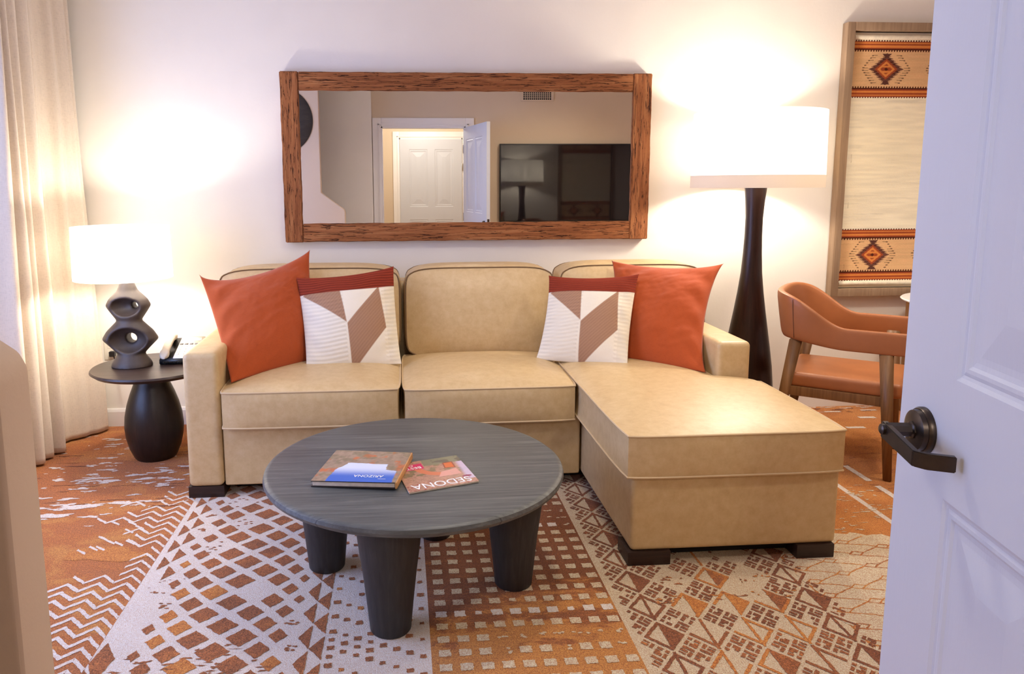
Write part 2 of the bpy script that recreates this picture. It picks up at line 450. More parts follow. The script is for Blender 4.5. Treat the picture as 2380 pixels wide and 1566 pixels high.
    for _ in range(16): blob(-0.92+0.12*rnd(), -1.84-0.12*rnd(), 0.006*rnd()+0.002, 0.004*rnd()+0.001, BR, n=8)
    # diamonds
    cols = [(-0.827, 1, 0.024, 0.034), (-0.785, 0, 0.036, 0.044), (-0.731, 1, 0.046, 0.050), (-0.672, 0, 0.056, 0.055), (-0.596, 1, 0.060, 0.056), (-0.521, 0, 0.055, 0.055), (-0.460, 1, 0.046, 0.050), (-0.408, 0, 0.034, 0.042), (-0.368, 1, 0.022, 0.032)]
    for ci, (x, h, hx, hy) in enumerate(cols):
        for j in range(-6, 12):
            y = -1.527-0.1395*j-(0.07 if h else 0)
            if y > -0.7 or y < -3.0: continue
            if ci == 0 and y < -2.3: continue
            g = rnd()
            if (ci in (0, 8) and g < 0.12) or (g < 0.04): 
                for _ in range(7): blob(x+random.gauss(0, hx*0.5), y+random.gauss(0, hy*0.4), 0.008, 0.004, BR, n=9)
                continue
            if ci == 5 and j == 3: continue
            s = 0.88+0.06*(rnd()-0.5)
            poly([(x-hx*s, y), (x, y-hy*s), (x+hx*s, y), (x, y+hy*s)], OR if (g > 0.90 and y < -1.7) else BR, amp=0.0022)
    for _ in range(60): blob(-0.9+0.5*rnd(), -2.26-0.30*rnd(), 0.004+0.014*rnd(), 0.002+0.004*rnd(), BR, n=9, rough=0.9)
    # triangles between diamonds and dots
    for j in range(13):
        y = -1.169-0.134*j
        poly([(-0.343, y), (-0.304, y-0.062), (-0.304, y+0.062)], BR)
        y2 = y-0.060
        poly([(-0.303, y2), (-0.260, y2-0.060), (-0.260, y2+0.060)], BR)
    # dots
    k = 0
    for i in range(8):
        for j in range(44):
            x, y = -0.236+0.0405*i, -1.10-0.043*j-(0.0215 if i % 2 else 0)
            dense = -2.36 < y < -2.22 and x < -0.08
            if (j+i//2) % 2 and not dense: continue
            s = 0.0095*(0.8+0.5*rnd())
            if rnd() < 0.06: continue
            poly([(x-s, y-s*0.9), (x+s, y-s*0.8), (x+s*0.9, y+s), (x-s, y+s*0.9)], OR if rnd() > 0.9 else BR, amp=0.002, step=0.005)
    # pale squares on the brown strip
    for i in range(10):
        for j in range(34):
            x, y = 0.113+0.0622*i, -0.90-0.0695*j
            faded = (-2.40 < y < -2.28 and i > 2) or (y > -1.55)
            s = 1.0
            g = rnd()
            if faded and g < 0.55: 
                for _ in range(3): blob(x+random.gauss(0, 0.008), y+random.gauss(0, 0.007), 0.007, 0.005, BE, n=8)
                continue
            if g < 0.05: s = 0.6
            hx, hy = 0.0185*s, 0.0165*s
            poly([(x-hx, y-hy), (x+hx, y-hy), (x+hx, y+hy), (x-hx, y+hy)], BE if j % 9 else CR, amp=0.0018, step=0.006)
    # tribal tiles
    HXd, HYd = 0.0655, 0.0765
    def T(cx, cy, a, b): return (cx+HXd*(a-b), cy+HYd*(a+b))     # a, b in -0.5..0.5 along the tile edges
    def tile_rect(cx, cy, a0, a1, b0, b1, mi): poly([T(cx, cy, a0, b0), T(cx, cy, a1, b0), T(cx, cy, a1, b1), T(cx, cy, a0, b1)], mi, amp=0.0014, step=0.006)
    def motif(cx, cy, mi, kind, clip=None):
        for sa in (-1, 1):
            for sb in (-1, 1):
                R = [(0.05, 0.30, 0.05, 0.20), (0.05, 0.20, 0.20, 0.30), (0.34, 0.46, 0.05, 0.24), (0.05, 0.26, 0.35, 0.46), (0.33, 0.46, 0.32, 0.46)] if (kind+(sa*sb > 0)) % 2 else [(0.05, 0.17, 0.05, 0.45), (0.22, 0.46, 0.05, 0.17), (0.22, 0.34, 0.22, 0.46), (0.39, 0.46, 0.22, 0.46)]
                for a0, a1, b0, b1 in R:
                    c = T(cx, cy, sa*(a0+a1)/2, sb*(b0+b1)/2)
                    if clip and not (clip[0] < c[0] < clip[1]): continue
                    if rnd() < 0.05: continue
                    tile_rect(cx, cy, *sorted((sa*a0, sa*a1)), *sorted((sb*b0, sb*b1)), mi)
    for r in range(14):
        y1 = -0.930-0.1645*r; y2 = y1-0.0822
        for i in range(5):
            x = 0.736+0.1448*i
            if y1 < -2.02 and -2.16 < y1 and 1 < i < 4 and rnd() < 0.2: continue
            motif(x, y1, DK if y1 > -2.3 else BR, (r+i) % 2, (0.728, 1.40))
        motif(1.4608, y1, DK, r % 2, (1.40, 1.45))
        for i in range(5):
            x = 0.807+0.1452*i
            edge = i in (0, 4); mi = DK if edge else (OR if rnd() > 0.35 else BR)
            if not edge and (y2 > -2.15 and rnd() < 0.6): 
                if y2 < -1.95:
                    for _ in range(10): blob(x+random.gauss(0, 0.03), y2+random.gauss(0, 0.02), 0.010*rnd()+0.002, 0.005, random.choice((OR, BR)), n=9, rough=0.9)
                continue
            E = 0.5; w = 0.115
            sides = [(-E, E, -E, -E+w), (-E, E, E-w, E), (-E, -E+w, -E, E), (E-w, E, -E, E)]
            for s_ in sides:
                if not edge and rnd() < 0.35: continue
                tile_rect(x, y2, *s_, mi)
            if (edge and (r+i//4) % 2 == 0) or (not edge and rnd() < 0.55): poly([T(x, y2, E, -E), T(x, y2, E, E), T(x, y2, -E, -E)][::1], mi if edge else random.choice((OR, BR)), 0.0011)
            else: line([T(x, y2, -E, -E), T(x, y2, E, E)], 0.010, mi)
    for _ in range(40): blob(0.85+0.5*rnd(), -2.10-0.05*rnd(), 0.012*rnd()+0.003, 0.004, random.choice((OR, BR)), n=9, rough=0.9)
    # beige strip with linked cells by the door
    poly([(1.42, -3.3), (2.02, -3.3), (2.02, -1.74), (1.90, -1.735), (1.80, -1.70), (1.66, -1.73), (1.52, -1.69), (1.42, -1.72)], BE, 0.0008, 0.02, 0.014)
    for r in range(9):
        for i in range(5):
            x, y = 1.455+0.135*i, -1.78-0.092*r-(0.046 if i % 2 else 0)
            if x > 2.0: continue
            mi = random.choice((OR, RU))
            a, b = 0.030, 0.016
            line([(x-a, y-b*0.3), (x-a*0.2, y+b), (x+a, y+b*0.3), (x+a*0.2, y-b), (x-a, y-b*0.3)], 0.0055, mi)
            if rnd() < 0.85: line([(x+a, y+b*0.3), (x+0.068, y+0.024), (x+0.135-a, y+0.046-b*0.3)], 0.005, mi)
            if rnd() < 0.85: line([(x+a*0.3, y-b), (x+0.075, y-0.030), (x+0.135-a, y-0.046+b*0.2)], 0.005, mi)
    for cx, cy, n in ((1.95, -1.32, 40), (1.72, -1.62, 30), (1.98, -1.52, 20), (2.2, -1.50, 26)):
        for _ in range(n): blob(random.gauss(cx, 0.09), random.gauss(cy, 0.05), 0.004+0.020*rnd(), 0.002+0.005*rnd(), BE, n=10, rough=0.9)
    # far right strip: pale dashes
    for x0, x1, y0, y1 in ((2.195, 2.225, -1.20, -1.0), (2.195, 2.225, -1.40, -1.26), (2.195, 2.225, -0.8, -0.55)): rect(x0, x1, y0, y1, CR)
    for cx, cy, a, b in ((2.62, -0.435, 0.055, 0.018), (2.46, -0.23, 0.05, 0.016), (2.80, -0.26, 0.05, 0.02), (2.66, -0.13, 0.05, 0.012), (2.9, -0.12, 0.05, 0.012), (2.35, -0.3, 0.05, 0.015), (2.98, -0.36, 0.04, 0.015)):
        poly([(cx-a, cy-b*0.6), (cx+a, cy-b), (cx+a, cy+b*0.7), (cx-a, cy+b)], CR)
    for _ in range(60): blob(2.08+0.9*rnd(), -0.12*rnd()-0.03, 0.01+0.03*rnd(), 0.003+0.004*rnd(), random.choice((DK, CR, BR)), n=10, rough=0.8)
    for _ in range(50): blob(2.08+0.9*rnd(), -0.6-0.75*rnd(), 0.01+0.05*rnd(), 0.002+0.004*rnd(), random.choice((RU, BR)), 0.0010, n=12, rough=0.8)
    me = bpy.data.meshes.new('floor'); me.from_pydata(V, [], F)
    me.polygons.foreach_set('material_index', MI); me.update()
    return link('floor', me, mats, kind='structure')
build_floor()

MB().box(RX0-0.1, RX1+0.1, HY-0.2, 0.12, CZ, CZ+0.1).build('ceiling', M_ceil, kind='structure', sm=False)
MB().box(RX0-0.1, RX1+0.1, 0.0, 0.12, -0.05, CZ).build('wall_back', M_wall, kind='structure', sm=False)
MB().box(RX1, RX1+0.12, FY-WT, 0.0, -0.05, CZ).build('wall_right', M_wall, kind='structure', sm=False)
# left wall with its window opening
WY0, WY1, WZ0, WZ1 = -2.95, -0.98, 0.42, 2.28
wl = MB()
wl.box(RX0-0.12, RX0, FY-WT, WY0, -0.05, CZ).box(RX0-0.12, RX0, WY1, 0.0, -0.05, CZ)
wl.box(RX0-0.12, RX0, WY0, WY1, -0.05, WZ0).box(RX0-0.12, RX0, WY0, WY1, WZ1, CZ)
wl.build('wall_left', M_wall, kind='structure', sm=False)
wf = MB()
for z0, z1 in ((WZ0, WZ0+0.05), (WZ1-0.05, WZ1)): wf.box(RX0-0.11, RX0-0.05, WY0, WY1, z0, z1)
for y0 in (WY0, (WY0+WY1)/2-0.025, WY1-0.05): wf.box(RX0-0.11, RX0-0.05, y0, y0+0.05, WZ0, WZ1)
win = wf.build('window_1', M_trim, kind='structure', sm=False)
tg = NT('window_glass'); g1 = tg.n('ShaderNodeBsdfTransparent'); g2 = tg.n('ShaderNodeBsdfGlossy', {1: 0.02})
gm = tg.n('ShaderNodeMixShader', {0: 0.06, 1: g1.outputs[0], 2: g2.outputs[0]}); tg.link(gm.outputs[0], tg.out.inputs[0])
MB().box(RX0-0.083, RX0-0.077, WY0+0.02, WY1-0.02, WZ0+0.02, WZ1-0.02).build('window_pane', tg.m, win, sm=False)
# wall with the doorway the camera stands in
DX0, DX1, DZ = -0.200, 0.735, 2.045
wfr = MB()
wfr.box(RX0, DX0, FY-WT, FY, -0.05, CZ).box(DX1, RX1, FY-WT, FY, -0.05, CZ).box(DX0, DX1, FY-WT, FY, DZ, CZ)
wfr.build('wall_front', M_tan, kind='structure', sm=False)
MB().box(-1.0, -0.302, FY-0.01, FY+0.05, 0.0, CZ, 0.012, 3).build('wall_front_pier', M_wall, kind='structure')  # lighter paint puts the stronger light on the pier into its colour
# hall beyond the doorway
MB().box(-1.1, -1.0, HY, FY-WT, -0.05, CZ).build('wall_hall_left', M_tan, kind='structure', sm=False)
MB().box(1.9, 2.0, HY, FY-WT, -0.05, CZ).build('wall_hall_right', M_tan, kind='structure', sm=False)
MB().box(-1.1, 2.0, HY-0.12, HY, -0.05, CZ).build('wall_hall_end', M_tan, kind='structure', sm=False)
def casing(name, x0, x1, z1, yf, w=0.105, d=0.02, depth=0.14):
    b = MB()
    b.box(x0-w, x0, yf, yf+d, 0, z1+w, 0.004, 2).box(x1, x1+w, yf, yf+d, 0, z1+w, 0.004, 2).box(x0, x1, yf, yf+d, z1, z1+w, 0.004, 2)
    b.box(x0-w*0.35, x0-w*0.2, yf+d, yf+d+0.008, 0, z1+w*0.3).box(x1+w*0.2, x1+w*0.35, yf+d, yf+d+0.008, 0, z1+w*0.3).box(x0-w*0.35, x1+w*0.35, yf+d, yf+d+0.008, z1+w*0.2, z1+w*0.35)
    b.box(x0, x0+0.015, yf-depth, yf+d, 0, z1).box(x1-0.015, x1, yf-depth, yf+d, 0, z1).box(x0, x1, yf-depth, yf+d, z1-0.015, z1)
    return b.build(name, M_trim, kind='structure')
casing('trim_1', DX0, DX1, DZ, FY, 0.095, 0.02, WT)
casing('trim_2', -0.005, 0.885, 2.055, HY, 0.09, 0.02, 0.05)
# free-standing end of the plaster wall at the left of the doorway, flaring down to a lower stub
poly = [(RX0, -0.05), (-0.555, -0.05), (-0.555, 1.145), (-0.566, 1.168), (-0.790, 1.335), (-0.790, CZ), (RX0, CZ)]
MB().prism(poly, -3.412, -3.318, 'y', 0.012, 3).build('wall_partition', wall_mat('half_wall_plaster', L(204, 180, 156)), kind='structure')

# baseboards
bb = MB(); bb.prism([(0.0, 0.0), (-0.016, 0.0), (-0.016, 0.088), (-0.010, 0.103), (0.0, 0.107)], RX0, RX1, 'x')
bb.build('baseboard_back', M_trim, kind='structure', sm=False)
bb = MB(); bb.box(DX1+0.105, RX1, FY, FY+0.016, 0, 0.107); bb.build('baseboard_front', M_trim, kind='structure', sm=False)

# ------------------------------------------------------------------ doors
def panel_door(name, w, h, t, panels, M, lever=None):
    """slab in local x (0 hinge .. w), y thickness 0..-t, z; moulded panels pressed into both faces"""
    prof = [(0.0, 0.0), (0.006, -0.0035), (0.011, -0.0045), (0.017, -0.0030), (0.023, -0.0030), (0.028, -0.0060), (0.036, -0.0068), (0.046, -0.0066), (0.100, -0.0012), (0.104, -0.0008)]
    xs = sorted({0.0, w} | {p[0] for p in panels} | {p[1] for p in panels}); zs = sorted({0.008, h} | {p[2] for p in panels} | {p[3] for p in panels})
    b = MB(); g = bmesh.new()
    for y0, sg in ((0.0, 1), (-t, -1)):
        for xa, xb in zip(xs, xs[1:]):
            for za, zb in zip(zs, zs[1:]):
                xm, zm = (xa+xb)/2, (za+zb)/2
                if any(p[0] < xm < p[1] and p[2] < zm < p[3] for p in panels): continue
                f = g.faces.new([g.verts.new((x, y0, z)) for x, z in ((xa, za), (xb, za), (xb, zb), (xa, zb))][::-sg])
    for (x0, x1, z0, z1) in [(0, w, 0.008, h)]:
        c = [(x0, z0), (x1, z0), (x1, z1), (x0, z1)]
        for k in range(4):
            (xa, za), (xb, zb) = c[k], c[(k+1) % 4]
            g.faces.new([g.verts.new(q) for q in ((xa, 0, za), (xa, -t, za), (xb, -t, zb), (xb, 0, zb))])
    bmesh.ops.remove_doubles(g, verts=g.verts, dist=1e-5)
    b._add(g)
    o = b.build(name, M_door, kind='structure', sm=False); o.matrix_world = M
    for (x0, x1, z0, z1) in panels:
        g = bmesh.new()
        for y0, sg in ((0.0, 1), (-t, -1)):
            rings = []
            for off, d in prof:
                rings.append([g.verts.new((x, y0+sg*d, z)) for x, z in ((x0+off, z0+off), (x1-off, z0+off), (x1-off, z1-off), (x0+off, z1-off))])
            for ra, rb in zip(rings, rings[1:]):
                for k in range(4):
                    q = (ra[k], ra[(k+1) % 4], rb[(k+1) % 4], rb[k]); g.faces.new(q[::-1] if sg > 0 else q)
            g.faces.new(rings[-1][::-1] if sg > 0 else rings[-1])
        p = MB(); p._add(g); p.build('door_panel', M_door, o, sm=False)
    return o
edge = Vector((0.8695, -3.2465, 0)); dv = Vector((0.1754, 0.9845, 0)).normalized(); hinge = edge-dv*0.909; nn = Vector((-dv.y, dv.x, 0))
MD = Matrix(((dv.x, nn.x, 0, hinge.x), (dv.y, nn.y, 0, hinge.y), (0, 0, 1, 0), (0, 0, 0, 1)))
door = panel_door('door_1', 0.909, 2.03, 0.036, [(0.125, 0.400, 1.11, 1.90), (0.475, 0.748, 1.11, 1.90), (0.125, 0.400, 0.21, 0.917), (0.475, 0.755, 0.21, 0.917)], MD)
tag(door, 'white panelled door standing open at the right with a dark bronze lever', 'door')
# lever handle: rose, spindle, return lever
h = MB()
Rrose = Matrix.Translation((0.826, 0, 1.005)) @ Matrix.Rotation(-PI/2, 4, 'X')
h.lathe([(0.0385, 0.0), (0.0385, 0.006), (0.036, 0.010), (0.0345, 0.010), (0.033, 0.017), (0.024, 0.020), (0.0, 0.020)], 40, Rrose, cap=False)
hd = h.build('door_handle', M_bronze, door)
s = MB(); s.lathe([(0.0150, 0.018), (0.0150, 0.022), (0.0120, 0.024), (0.0115, 0.060), (0.0, 0.060)], 8, Rrose, cap=False)
s.build('spindle', M_bronze, hd)
lv = MB()
def lever_pts(): return [(0.837, 0.058, 1.002), (0.731, 0.058, 0.990), (0.723, 0.046, 0.989), (0.715, 0.008, 0.988)]
P = lever_pts()
g = bmesh.new(); prof = []
for i, p in enumerate(P):
    a = Vector(P[max(0, i-1)]); b_ = Vector(P[min(3, i+1)]); t = (b_-a).normalized(); side = Vector((0, 0, 1)).cross(t).normalized()
    hw, hh = 0.0055, (0.014 if i == 0 else 0.0125)
    prof.append([g.verts.new(Vector(p)+sx*hw*side+Vector((0, 0, sz*hh))) for sx, sz in ((-1, -1), (1, -1), (1, 1), (-1, 1))])
for a, b_ in zip(prof, prof[1:]):
    for k in range(4): g.faces.new((a[k], a[(k+1) % 4], b_[(k+1) % 4], b_[k]))
g.faces.new(prof[0]); g.faces.new(prof[-1])
bmesh.ops.recalc_face_normals(g, faces=g.faces); bmesh.ops.bevel(g, geom=g.edges[:], offset=0.0015, segments=2, affect='EDGES')
lv._add(g); lv.lathe([(0.009, 0.060), (0.009, 0.068), (0.006, 0.070), (0.0, 0.070)], 20, Rrose, cap=False)
lv.build('lever', M_bronze, hd)
MB().box(0.9085, 0.9105, -0.030, -0.006, 0.95, 1.06, 0.001, 1).build('latch_plate', M_bronze, door)
for z in (0.25, 1.05, 1.80): MB().box(-0.006, 0.006, -0.004, 0.006, z-0.045, z+0.045, 0.002, 2).build('hinge', M_steel, door)
MD2 = Matrix(((-1, 0, 0, 0.878), (0, -1, 0, HY+0.012), (0, 0, 1, 0), (0, 0, 0, 1)))
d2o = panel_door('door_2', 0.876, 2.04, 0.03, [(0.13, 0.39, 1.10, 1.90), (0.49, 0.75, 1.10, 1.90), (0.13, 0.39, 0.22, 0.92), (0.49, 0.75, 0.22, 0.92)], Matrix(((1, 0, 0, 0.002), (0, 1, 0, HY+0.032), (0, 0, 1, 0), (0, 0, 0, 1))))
tag(d2o, 'closed white four-panel hall door seen in the mirror', 'door')
for z in (0.5, 1.66): MB().box(0.870, 0.884, 0.0, 0.012, z-0.05, z+0.05, 0.002, 2).build('hinge', M_steel, d2o)

# ------------------------------------------------------------------ mirror
mr = empty('wall_mirror', (0.403, 0, 1.08), 'long wall mirror in a rough reclaimed brown wood frame above the sofa', 'mirror')
def board(name, x0, x1, z0, z1, y0, y1, mat, seed):
    """rough-sawn board: subdivided box with uneven edges"""
    g = bmesh.new(); bmesh.ops.create_cube(g, size=1.0)
    lx, lz = x1-x0, z1-z0
    for v in g.verts: v.co = Vector(((x0+x1)/2+v.co.x*lx, (y0+y1)/2+v.co.y*(y1-y0), (z0+z1)/2+v.co.z*lz))
    bmesh.ops.bevel(g, geom=g.edges[:], offset=0.004, segments=2, affect='EDGES')
    long_e = [e for e in g.edges if e.calc_length() > 0.3]
    bmesh.ops.subdivide_edges(g, edges=long_e, cuts=60, use_grid_fill=True)
    R = random.Random(seed)
    ph = [R.random()*10 for _ in range(6)]
    for v in g.verts:
        t = v.co.x if lx > lz else v.co.z
        a = 0.0008*math.sin(t*23+ph[0])+0.0006*math.sin(t*57+ph[1])+0.0010*(R.random()-0.5)
        if lx > lz: v.co.z += a; v.co.y += 0.5*a
        else: v.co.x += a; v.co.y += 0.5*a
    b = MB(); b._add(g); return b.build(name, mat, mr)
MX0, MX1, MZ0, MZ1 = -0.664-0.403, 1.470-0.403, 0.002, 0.961
board('frame_stile', MX0, MX0+0.102, MZ0, MZ1, -0.062, -0.004, M_oakv, 1)
board('frame_stile', MX1-0.110, MX1, MZ0, MZ1, -0.062, -0.004, M_oakv, 2)
board('frame_rail', MX0+0.102, MX1-0.110, MZ1-0.104, MZ1-0.002, -0.060, -0.004, M_oakh, 3)
board('frame_rail', MX0+0.102, MX1-0.110, MZ0+0.002, MZ0+0.108, -0.060, -0.004, M_oakh, 4)
MB().box(MX0+0.09, MX1-0.10, -0.048, -0.044, MZ0+0.09, MZ1-0.09).build('mirror_glass', M_mirror, mr, sm=False)

# ------------------------------------------------------------------ sofa
sofa = empty('sofa', (0.33, -0.6, 0), 'long tan leather sofa with a chaise at its right end under the mirror', 'sofa')
OX, OY = -0.33, 0.6          # world -> sofa local offset
def puffy(name, x0, x1, y0, y1, z0, z1, bulge, mat, parent, n=22, xr=None, lean=0.0, seams='z', pr=0.0045, pmat=None, sag=None, pull=0.012):
    bx, by, bz = bulge
    def F(s, t, u):
        s, t, u = np.broadcast_arrays(s, t, u)
        X1 = x1
        y = (y0+y1)/2+t*(y1-y0)/2
        if xr is not None: X1 = xr(y)
        x = x0+(s+1)/2*(X1-x0)
        z = (z0+z1)/2+u*(z1-z0)/2
        e = lambda a: (1-np.abs(a)**3.0)
        cs = pull*(s*(t if seams == 'z' else u))**6
        x = x-np.sign(s)*cs + np.sign(s)*bx*np.abs(s)**4*e(t)*e(u)
        y = y-(np.sign(t)*cs if seams == 'z' else 0) + np.sign(t)*by*np.abs(t)**4*e(s)*e(u)
        z = z-(0 if seams == 'z' else np.sign(u)*cs)+np.sign(u)*bz*np.abs(u)**4*(e(s)*e(t))**0.75
        z = np.where(u < 0, z-np.sign(u)*bz*np.abs(u)**4*(e(s)*e(t))**0.75*0.9, z)
        if sag is not None: z = z+sag(x, y, u)
        y = y+lean*(z-z0)
        return np.stack([x+OX, y+OY, z], -1)
    a = np.linspace(-1, 1, n)
    A, B = np.meshgrid(a, a, indexing='ij'); one = np.ones_like(A)
    V, Fc, off = [], [], 0
    for (P, flip) in ((F(A, B, one), 0), (F(A, B, -one), 1), (F(A, -one, B), 0), (F(A, one, B), 1), (F(-one, A, B), 1), (F(one, A, B), 0)):
        V.append(P.reshape(-1, 3))
        for i in range(n-1):
            for j in range(n-1):
                q = [off+i*n+j, off+(i+1)*n+j, off+(i+1)*n+j+1, off+i*n+j+1]
                Fc.append(q[::-1] if flip else q)
        off += n*n
    me = pyd(name, np.vstack(V), Fc)
    b = bmesh.new(); b.from_mesh(me); 
    bmesh.ops.remove_doubles(b, verts=b.verts, dist=0.0004); bmesh.ops.recalc_face_normals(b, faces=b.faces)
    for ed in b.edges:
        if len(ed.link_faces) == 2 and ed.calc_face_angle(0) > 0.7: ed.smooth = False
    b.to_mesh(me); b.free(); smooth(me)
    o = link(name, me, mat, parent)
    ring = []
    m = 26; r_ = np.linspace(-1, 1, m)[:-1]
    S = np.concatenate([r_, np.ones(m-1), -r_, -np.ones(m-1)]); T_ = np.concatenate([-np.ones(m-1), r_, np.ones(m-1), -r_])
    pb = MB()
    for k in (1, -1):
        K = np.full_like(S, float(k))
        P = F(S, T_, K) if seams == 'z' else (F(S, K, T_))
        pb.tube(P.tolist(), pr, 6, True)
    pb.build('piping', pmat or M_pipelight, o)
    return o
SX0, SX1 = -0.978, 1.632
# frames
b = MB(); b.box(-0.818+OX, 0.826+OX, -1.11+OY, -0.16+OY, 0.052, 0.340, 0.012, 3); b.build('base', M_leather, sofa)
b = MB(); b.box(0.834+OX, 1.632+OX, -1.882+OY, -0.16+OY, 0.052, 0.345, 0.022, 4); b.build('chaise_base', M_leather, sofa)
b = MB(); b.box(SX0+OX, SX1+OX, -0.27+OY, -0.075+OY, 0.052, 0.875, 0.03, 4); b.build('back_frame', M_leather, sofa)
def arm(x0, x1, z0, name='arm'):
    b = MB(); b.box(x0+OX, x1+OX, -1.122+OY, -0.26+OY, z0, 0.674, 0.030, 6); return b.build(name, M_leather, sofa)
arm(SX0, -0.822, 0.052); arm(1.472, SX1, 0.30)
# legs
for x0, x1, y0, y1 in ((-0.982, -0.822, -1.116, -0.98), (0.822, 0.985, -1.892, -1.76), (1.475, 1.622, -1.892, -1.76), (-0.97, -0.83, -0.24, -0.10), (1.48, 1.62, -0.24, -0.10)):
    MB().box(x0+OX, x1+OX, y0+OY, y1+OY, 0.0, 0.054, 0.003, 2).build('leg', M_darkwood, sofa)
MB().box(-0.79+OX, 1.58+OX, -1.00+OY, -0.26+OY, 0.004, 0.054).box(0.90+OX, 1.56+OX, -1.81+OY, -1.0+OY, 0.004, 0.054).build('underside_shadow_fill', M_black, sofa, sm=False)  # black block under the sofa, lowered to the floor to stand in for shade
# seat cushions
puffy('seat_cushion', -0.818, -0.014, -1.165, -0.44, 0.336, 0.498, (-0.007, 0.010, 0.042), M_leather, sofa, pmat=M_pipelight)
puffy('seat_cushion', -0.004, 0.800, -1.165, -0.44, 0.332, 0.492, (-0.007, 0.010, 0.048), M_leather, sofa, pmat=M_pipelight)
puffy('chaise_cushion', 0.800, 1.645, -1.905, -0.44, 0.346, 0.502, (-0.006, 0.006, 0.034), M_leather, sofa, 40,
      xr=lambda y: 1.645-(1.645-1.466)*smoothstep(-1.20, -1.12, y), pmat=M_pipelight)
# back cushions (wide ones wrap over the arms)
def back_cushion(x0, x1, zt, low):
    return puffy('back_cushion', x0, x1, -0.49, -0.27, low, zt, (0.010, 0.060, 0.016), M_leather, sofa, 26, lean=0.16, seams='y', pmat=M_piping, pr=0.0042, pull=0.028)
back_cushion(-0.965, -0.012, 0.968, 0.50)
back_cushion(0.020, 0.832, 0.962, 0.485)
back_cushion(0.866, 1.672, 0.966, 0.50)

# ------------------------------------------------------------------ throw pillows
def pillow(name, Q, T, mat, label, sag=(0.035, 0.035, 0.035, 0.035), n=80, colfn=None, wrinkle=0.006, seed=0, pleat=None, group=None, skew=0.5):
    """Q: BL, BR, TR, TL world corners; T half thickness"""
    BL, BR, TR, TL = [np.array(q, float) for q in Q]
    u = np.linspace(0, 1, n); U, V = np.meshgrid(u, u, indexing='ij')
    ex = ((BR-BL)+(TR-TL)); ex /= np.linalg.norm(ex); ez = ((TL-BL)+(TR-BR)); ez /= np.linalg.norm(ez)
    nr = np.cross(ex, ez); nr /= np.linalg.norm(nr); ez = np.cross(nr, ex)
    if nr[1] > 0: nr = -nr
    w = lambda a, p=1.0: (4*a*(1-a))**p
    P = (1-U)[..., None]*(1-V)[..., None]*BL+U[..., None]*(1-V)[..., None]*BR+U[..., None]*V[..., None]*TR+(1-U)[..., None]*V[..., None]*TL
    sb, sr, st, sl = sag
    P = P+ez*((sb*w(U, 0.7)*(1-V)**3)[..., None])-ez*((st*w(U**(math.log(0.5)/math.log(skew)), 0.8)*V**3)[..., None])
    P = P+ex*((sl*w(V, 0.7)*(1-U)**3)[..., None])-ex*((sr*w(V, 0.7)*U**3)[..., None])
    thick = 1.12*T*(w(U, 0.72)*w(V, 0.72))
    nz = (fbm(U*5+seed*3.1, V*3.2, seed)-0.5)+0.6*(fbm(U*3.0+V*2.0, V*11-U*4, seed+5)-0.5)
    amp = wrinkle*4*np.minimum(1, 8*np.minimum.reduce([U, V, 1-U, 1-V]))
    # soft gathers running in from the corners and edges
    gat = np.sin((V*26)+5*np.sin(U*4+seed))*np.exp(-((1-np.abs(2*U-1))/0.35)**2)*wrinkle*0.9*np.minimum(1, 10*np.minimum.reduce([U, V, 1-U, 1-V]))
    if pleat is not None: nz = nz*0.5
    front = P+nr*((thick+nz*amp*0.5+gat+(pleat(U, V) if pleat is not None else 0)*np.minimum(1, 12*np.minimum.reduce([U, V, 1-U, 1-V])))[..., None])
    back = P-nr*((thick*0.85)[..., None])
    cen = P.reshape(-1, 3).mean(0); base = np.array([cen[0], cen[1], P[..., 2].min()])
    front = front-base; back = back-base
    nv = n*n
    idx = np.arange(nv).reshape(n, n)
    # weld the two sheets along the border
    idb = idx+nv; border = np.zeros((n, n), bool); border[0] = border[-1] = True; border[:, 0] = border[:, -1] = True
    idb[border] = idx[border]
    Vv = np.vstack([front.reshape(-1, 3), back.reshape(-1, 3)])
    q1 = np.stack([idx[:-1, :-1], idx[1:, :-1], idx[1:, 1:], idx[:-1, 1:]], -1).reshape(-1, 4)
    q2 = np.stack([idb[:-1, :-1], idb[:-1, 1:], idb[1:, 1:], idb[1:, :-1]], -1).reshape(-1, 4)
    me = pyd(name, Vv, q1.tolist()+q2.tolist())
    bmm = bmesh.new(); bmm.from_mesh(me)
    if colfn is not None:
        a = me.color_attributes.new('Col', 'FLOAT_COLOR', 'POINT')
        c = np.ones((2*nv, 4), np.float32); cc = colfn(U, V).reshape(-1, 3); c[:nv, :3] = cc; c[nv:, :3] = L(206, 190, 170); c[nv:, :3] = cc*0+np.array(L(222, 212, 194))
        a.data.foreach_set('color', c.reshape(-1))
    bmm.free()
    o = link(name, me, mat); o.location = base
    tag(o, label, 'pillow', group)
    return o, (front, idx)
pillow('throw_pillow', [(-0.785, -1.045, 0.515), (-0.42, -0.67, 0.53), (-0.481, -0.44, 1.072), (-1.016, -0.61, 0.968)], 0.088, M_rust,
       'rust orange square pillow leaning on the left sofa arm', (0.01, 0.02, 0.075, 0.012), seed=3, wrinkle=0.010, skew=0.40, group='rust orange pillows')
pillow('throw_pillow', [(1.06, -0.72, 0.53), (1.435, -1.085, 0.520), (1.672, -0.69, 0.998), (1.146, -0.44, 0.993)], 0.090, M_rust,
       'rust orange square pillow leaning on the right sofa arm by the chaise', (0.0, 0.050, 0.040, 0.03), seed=8, wrinkle=0.011, skew=0.55, group='rust orange pillows')

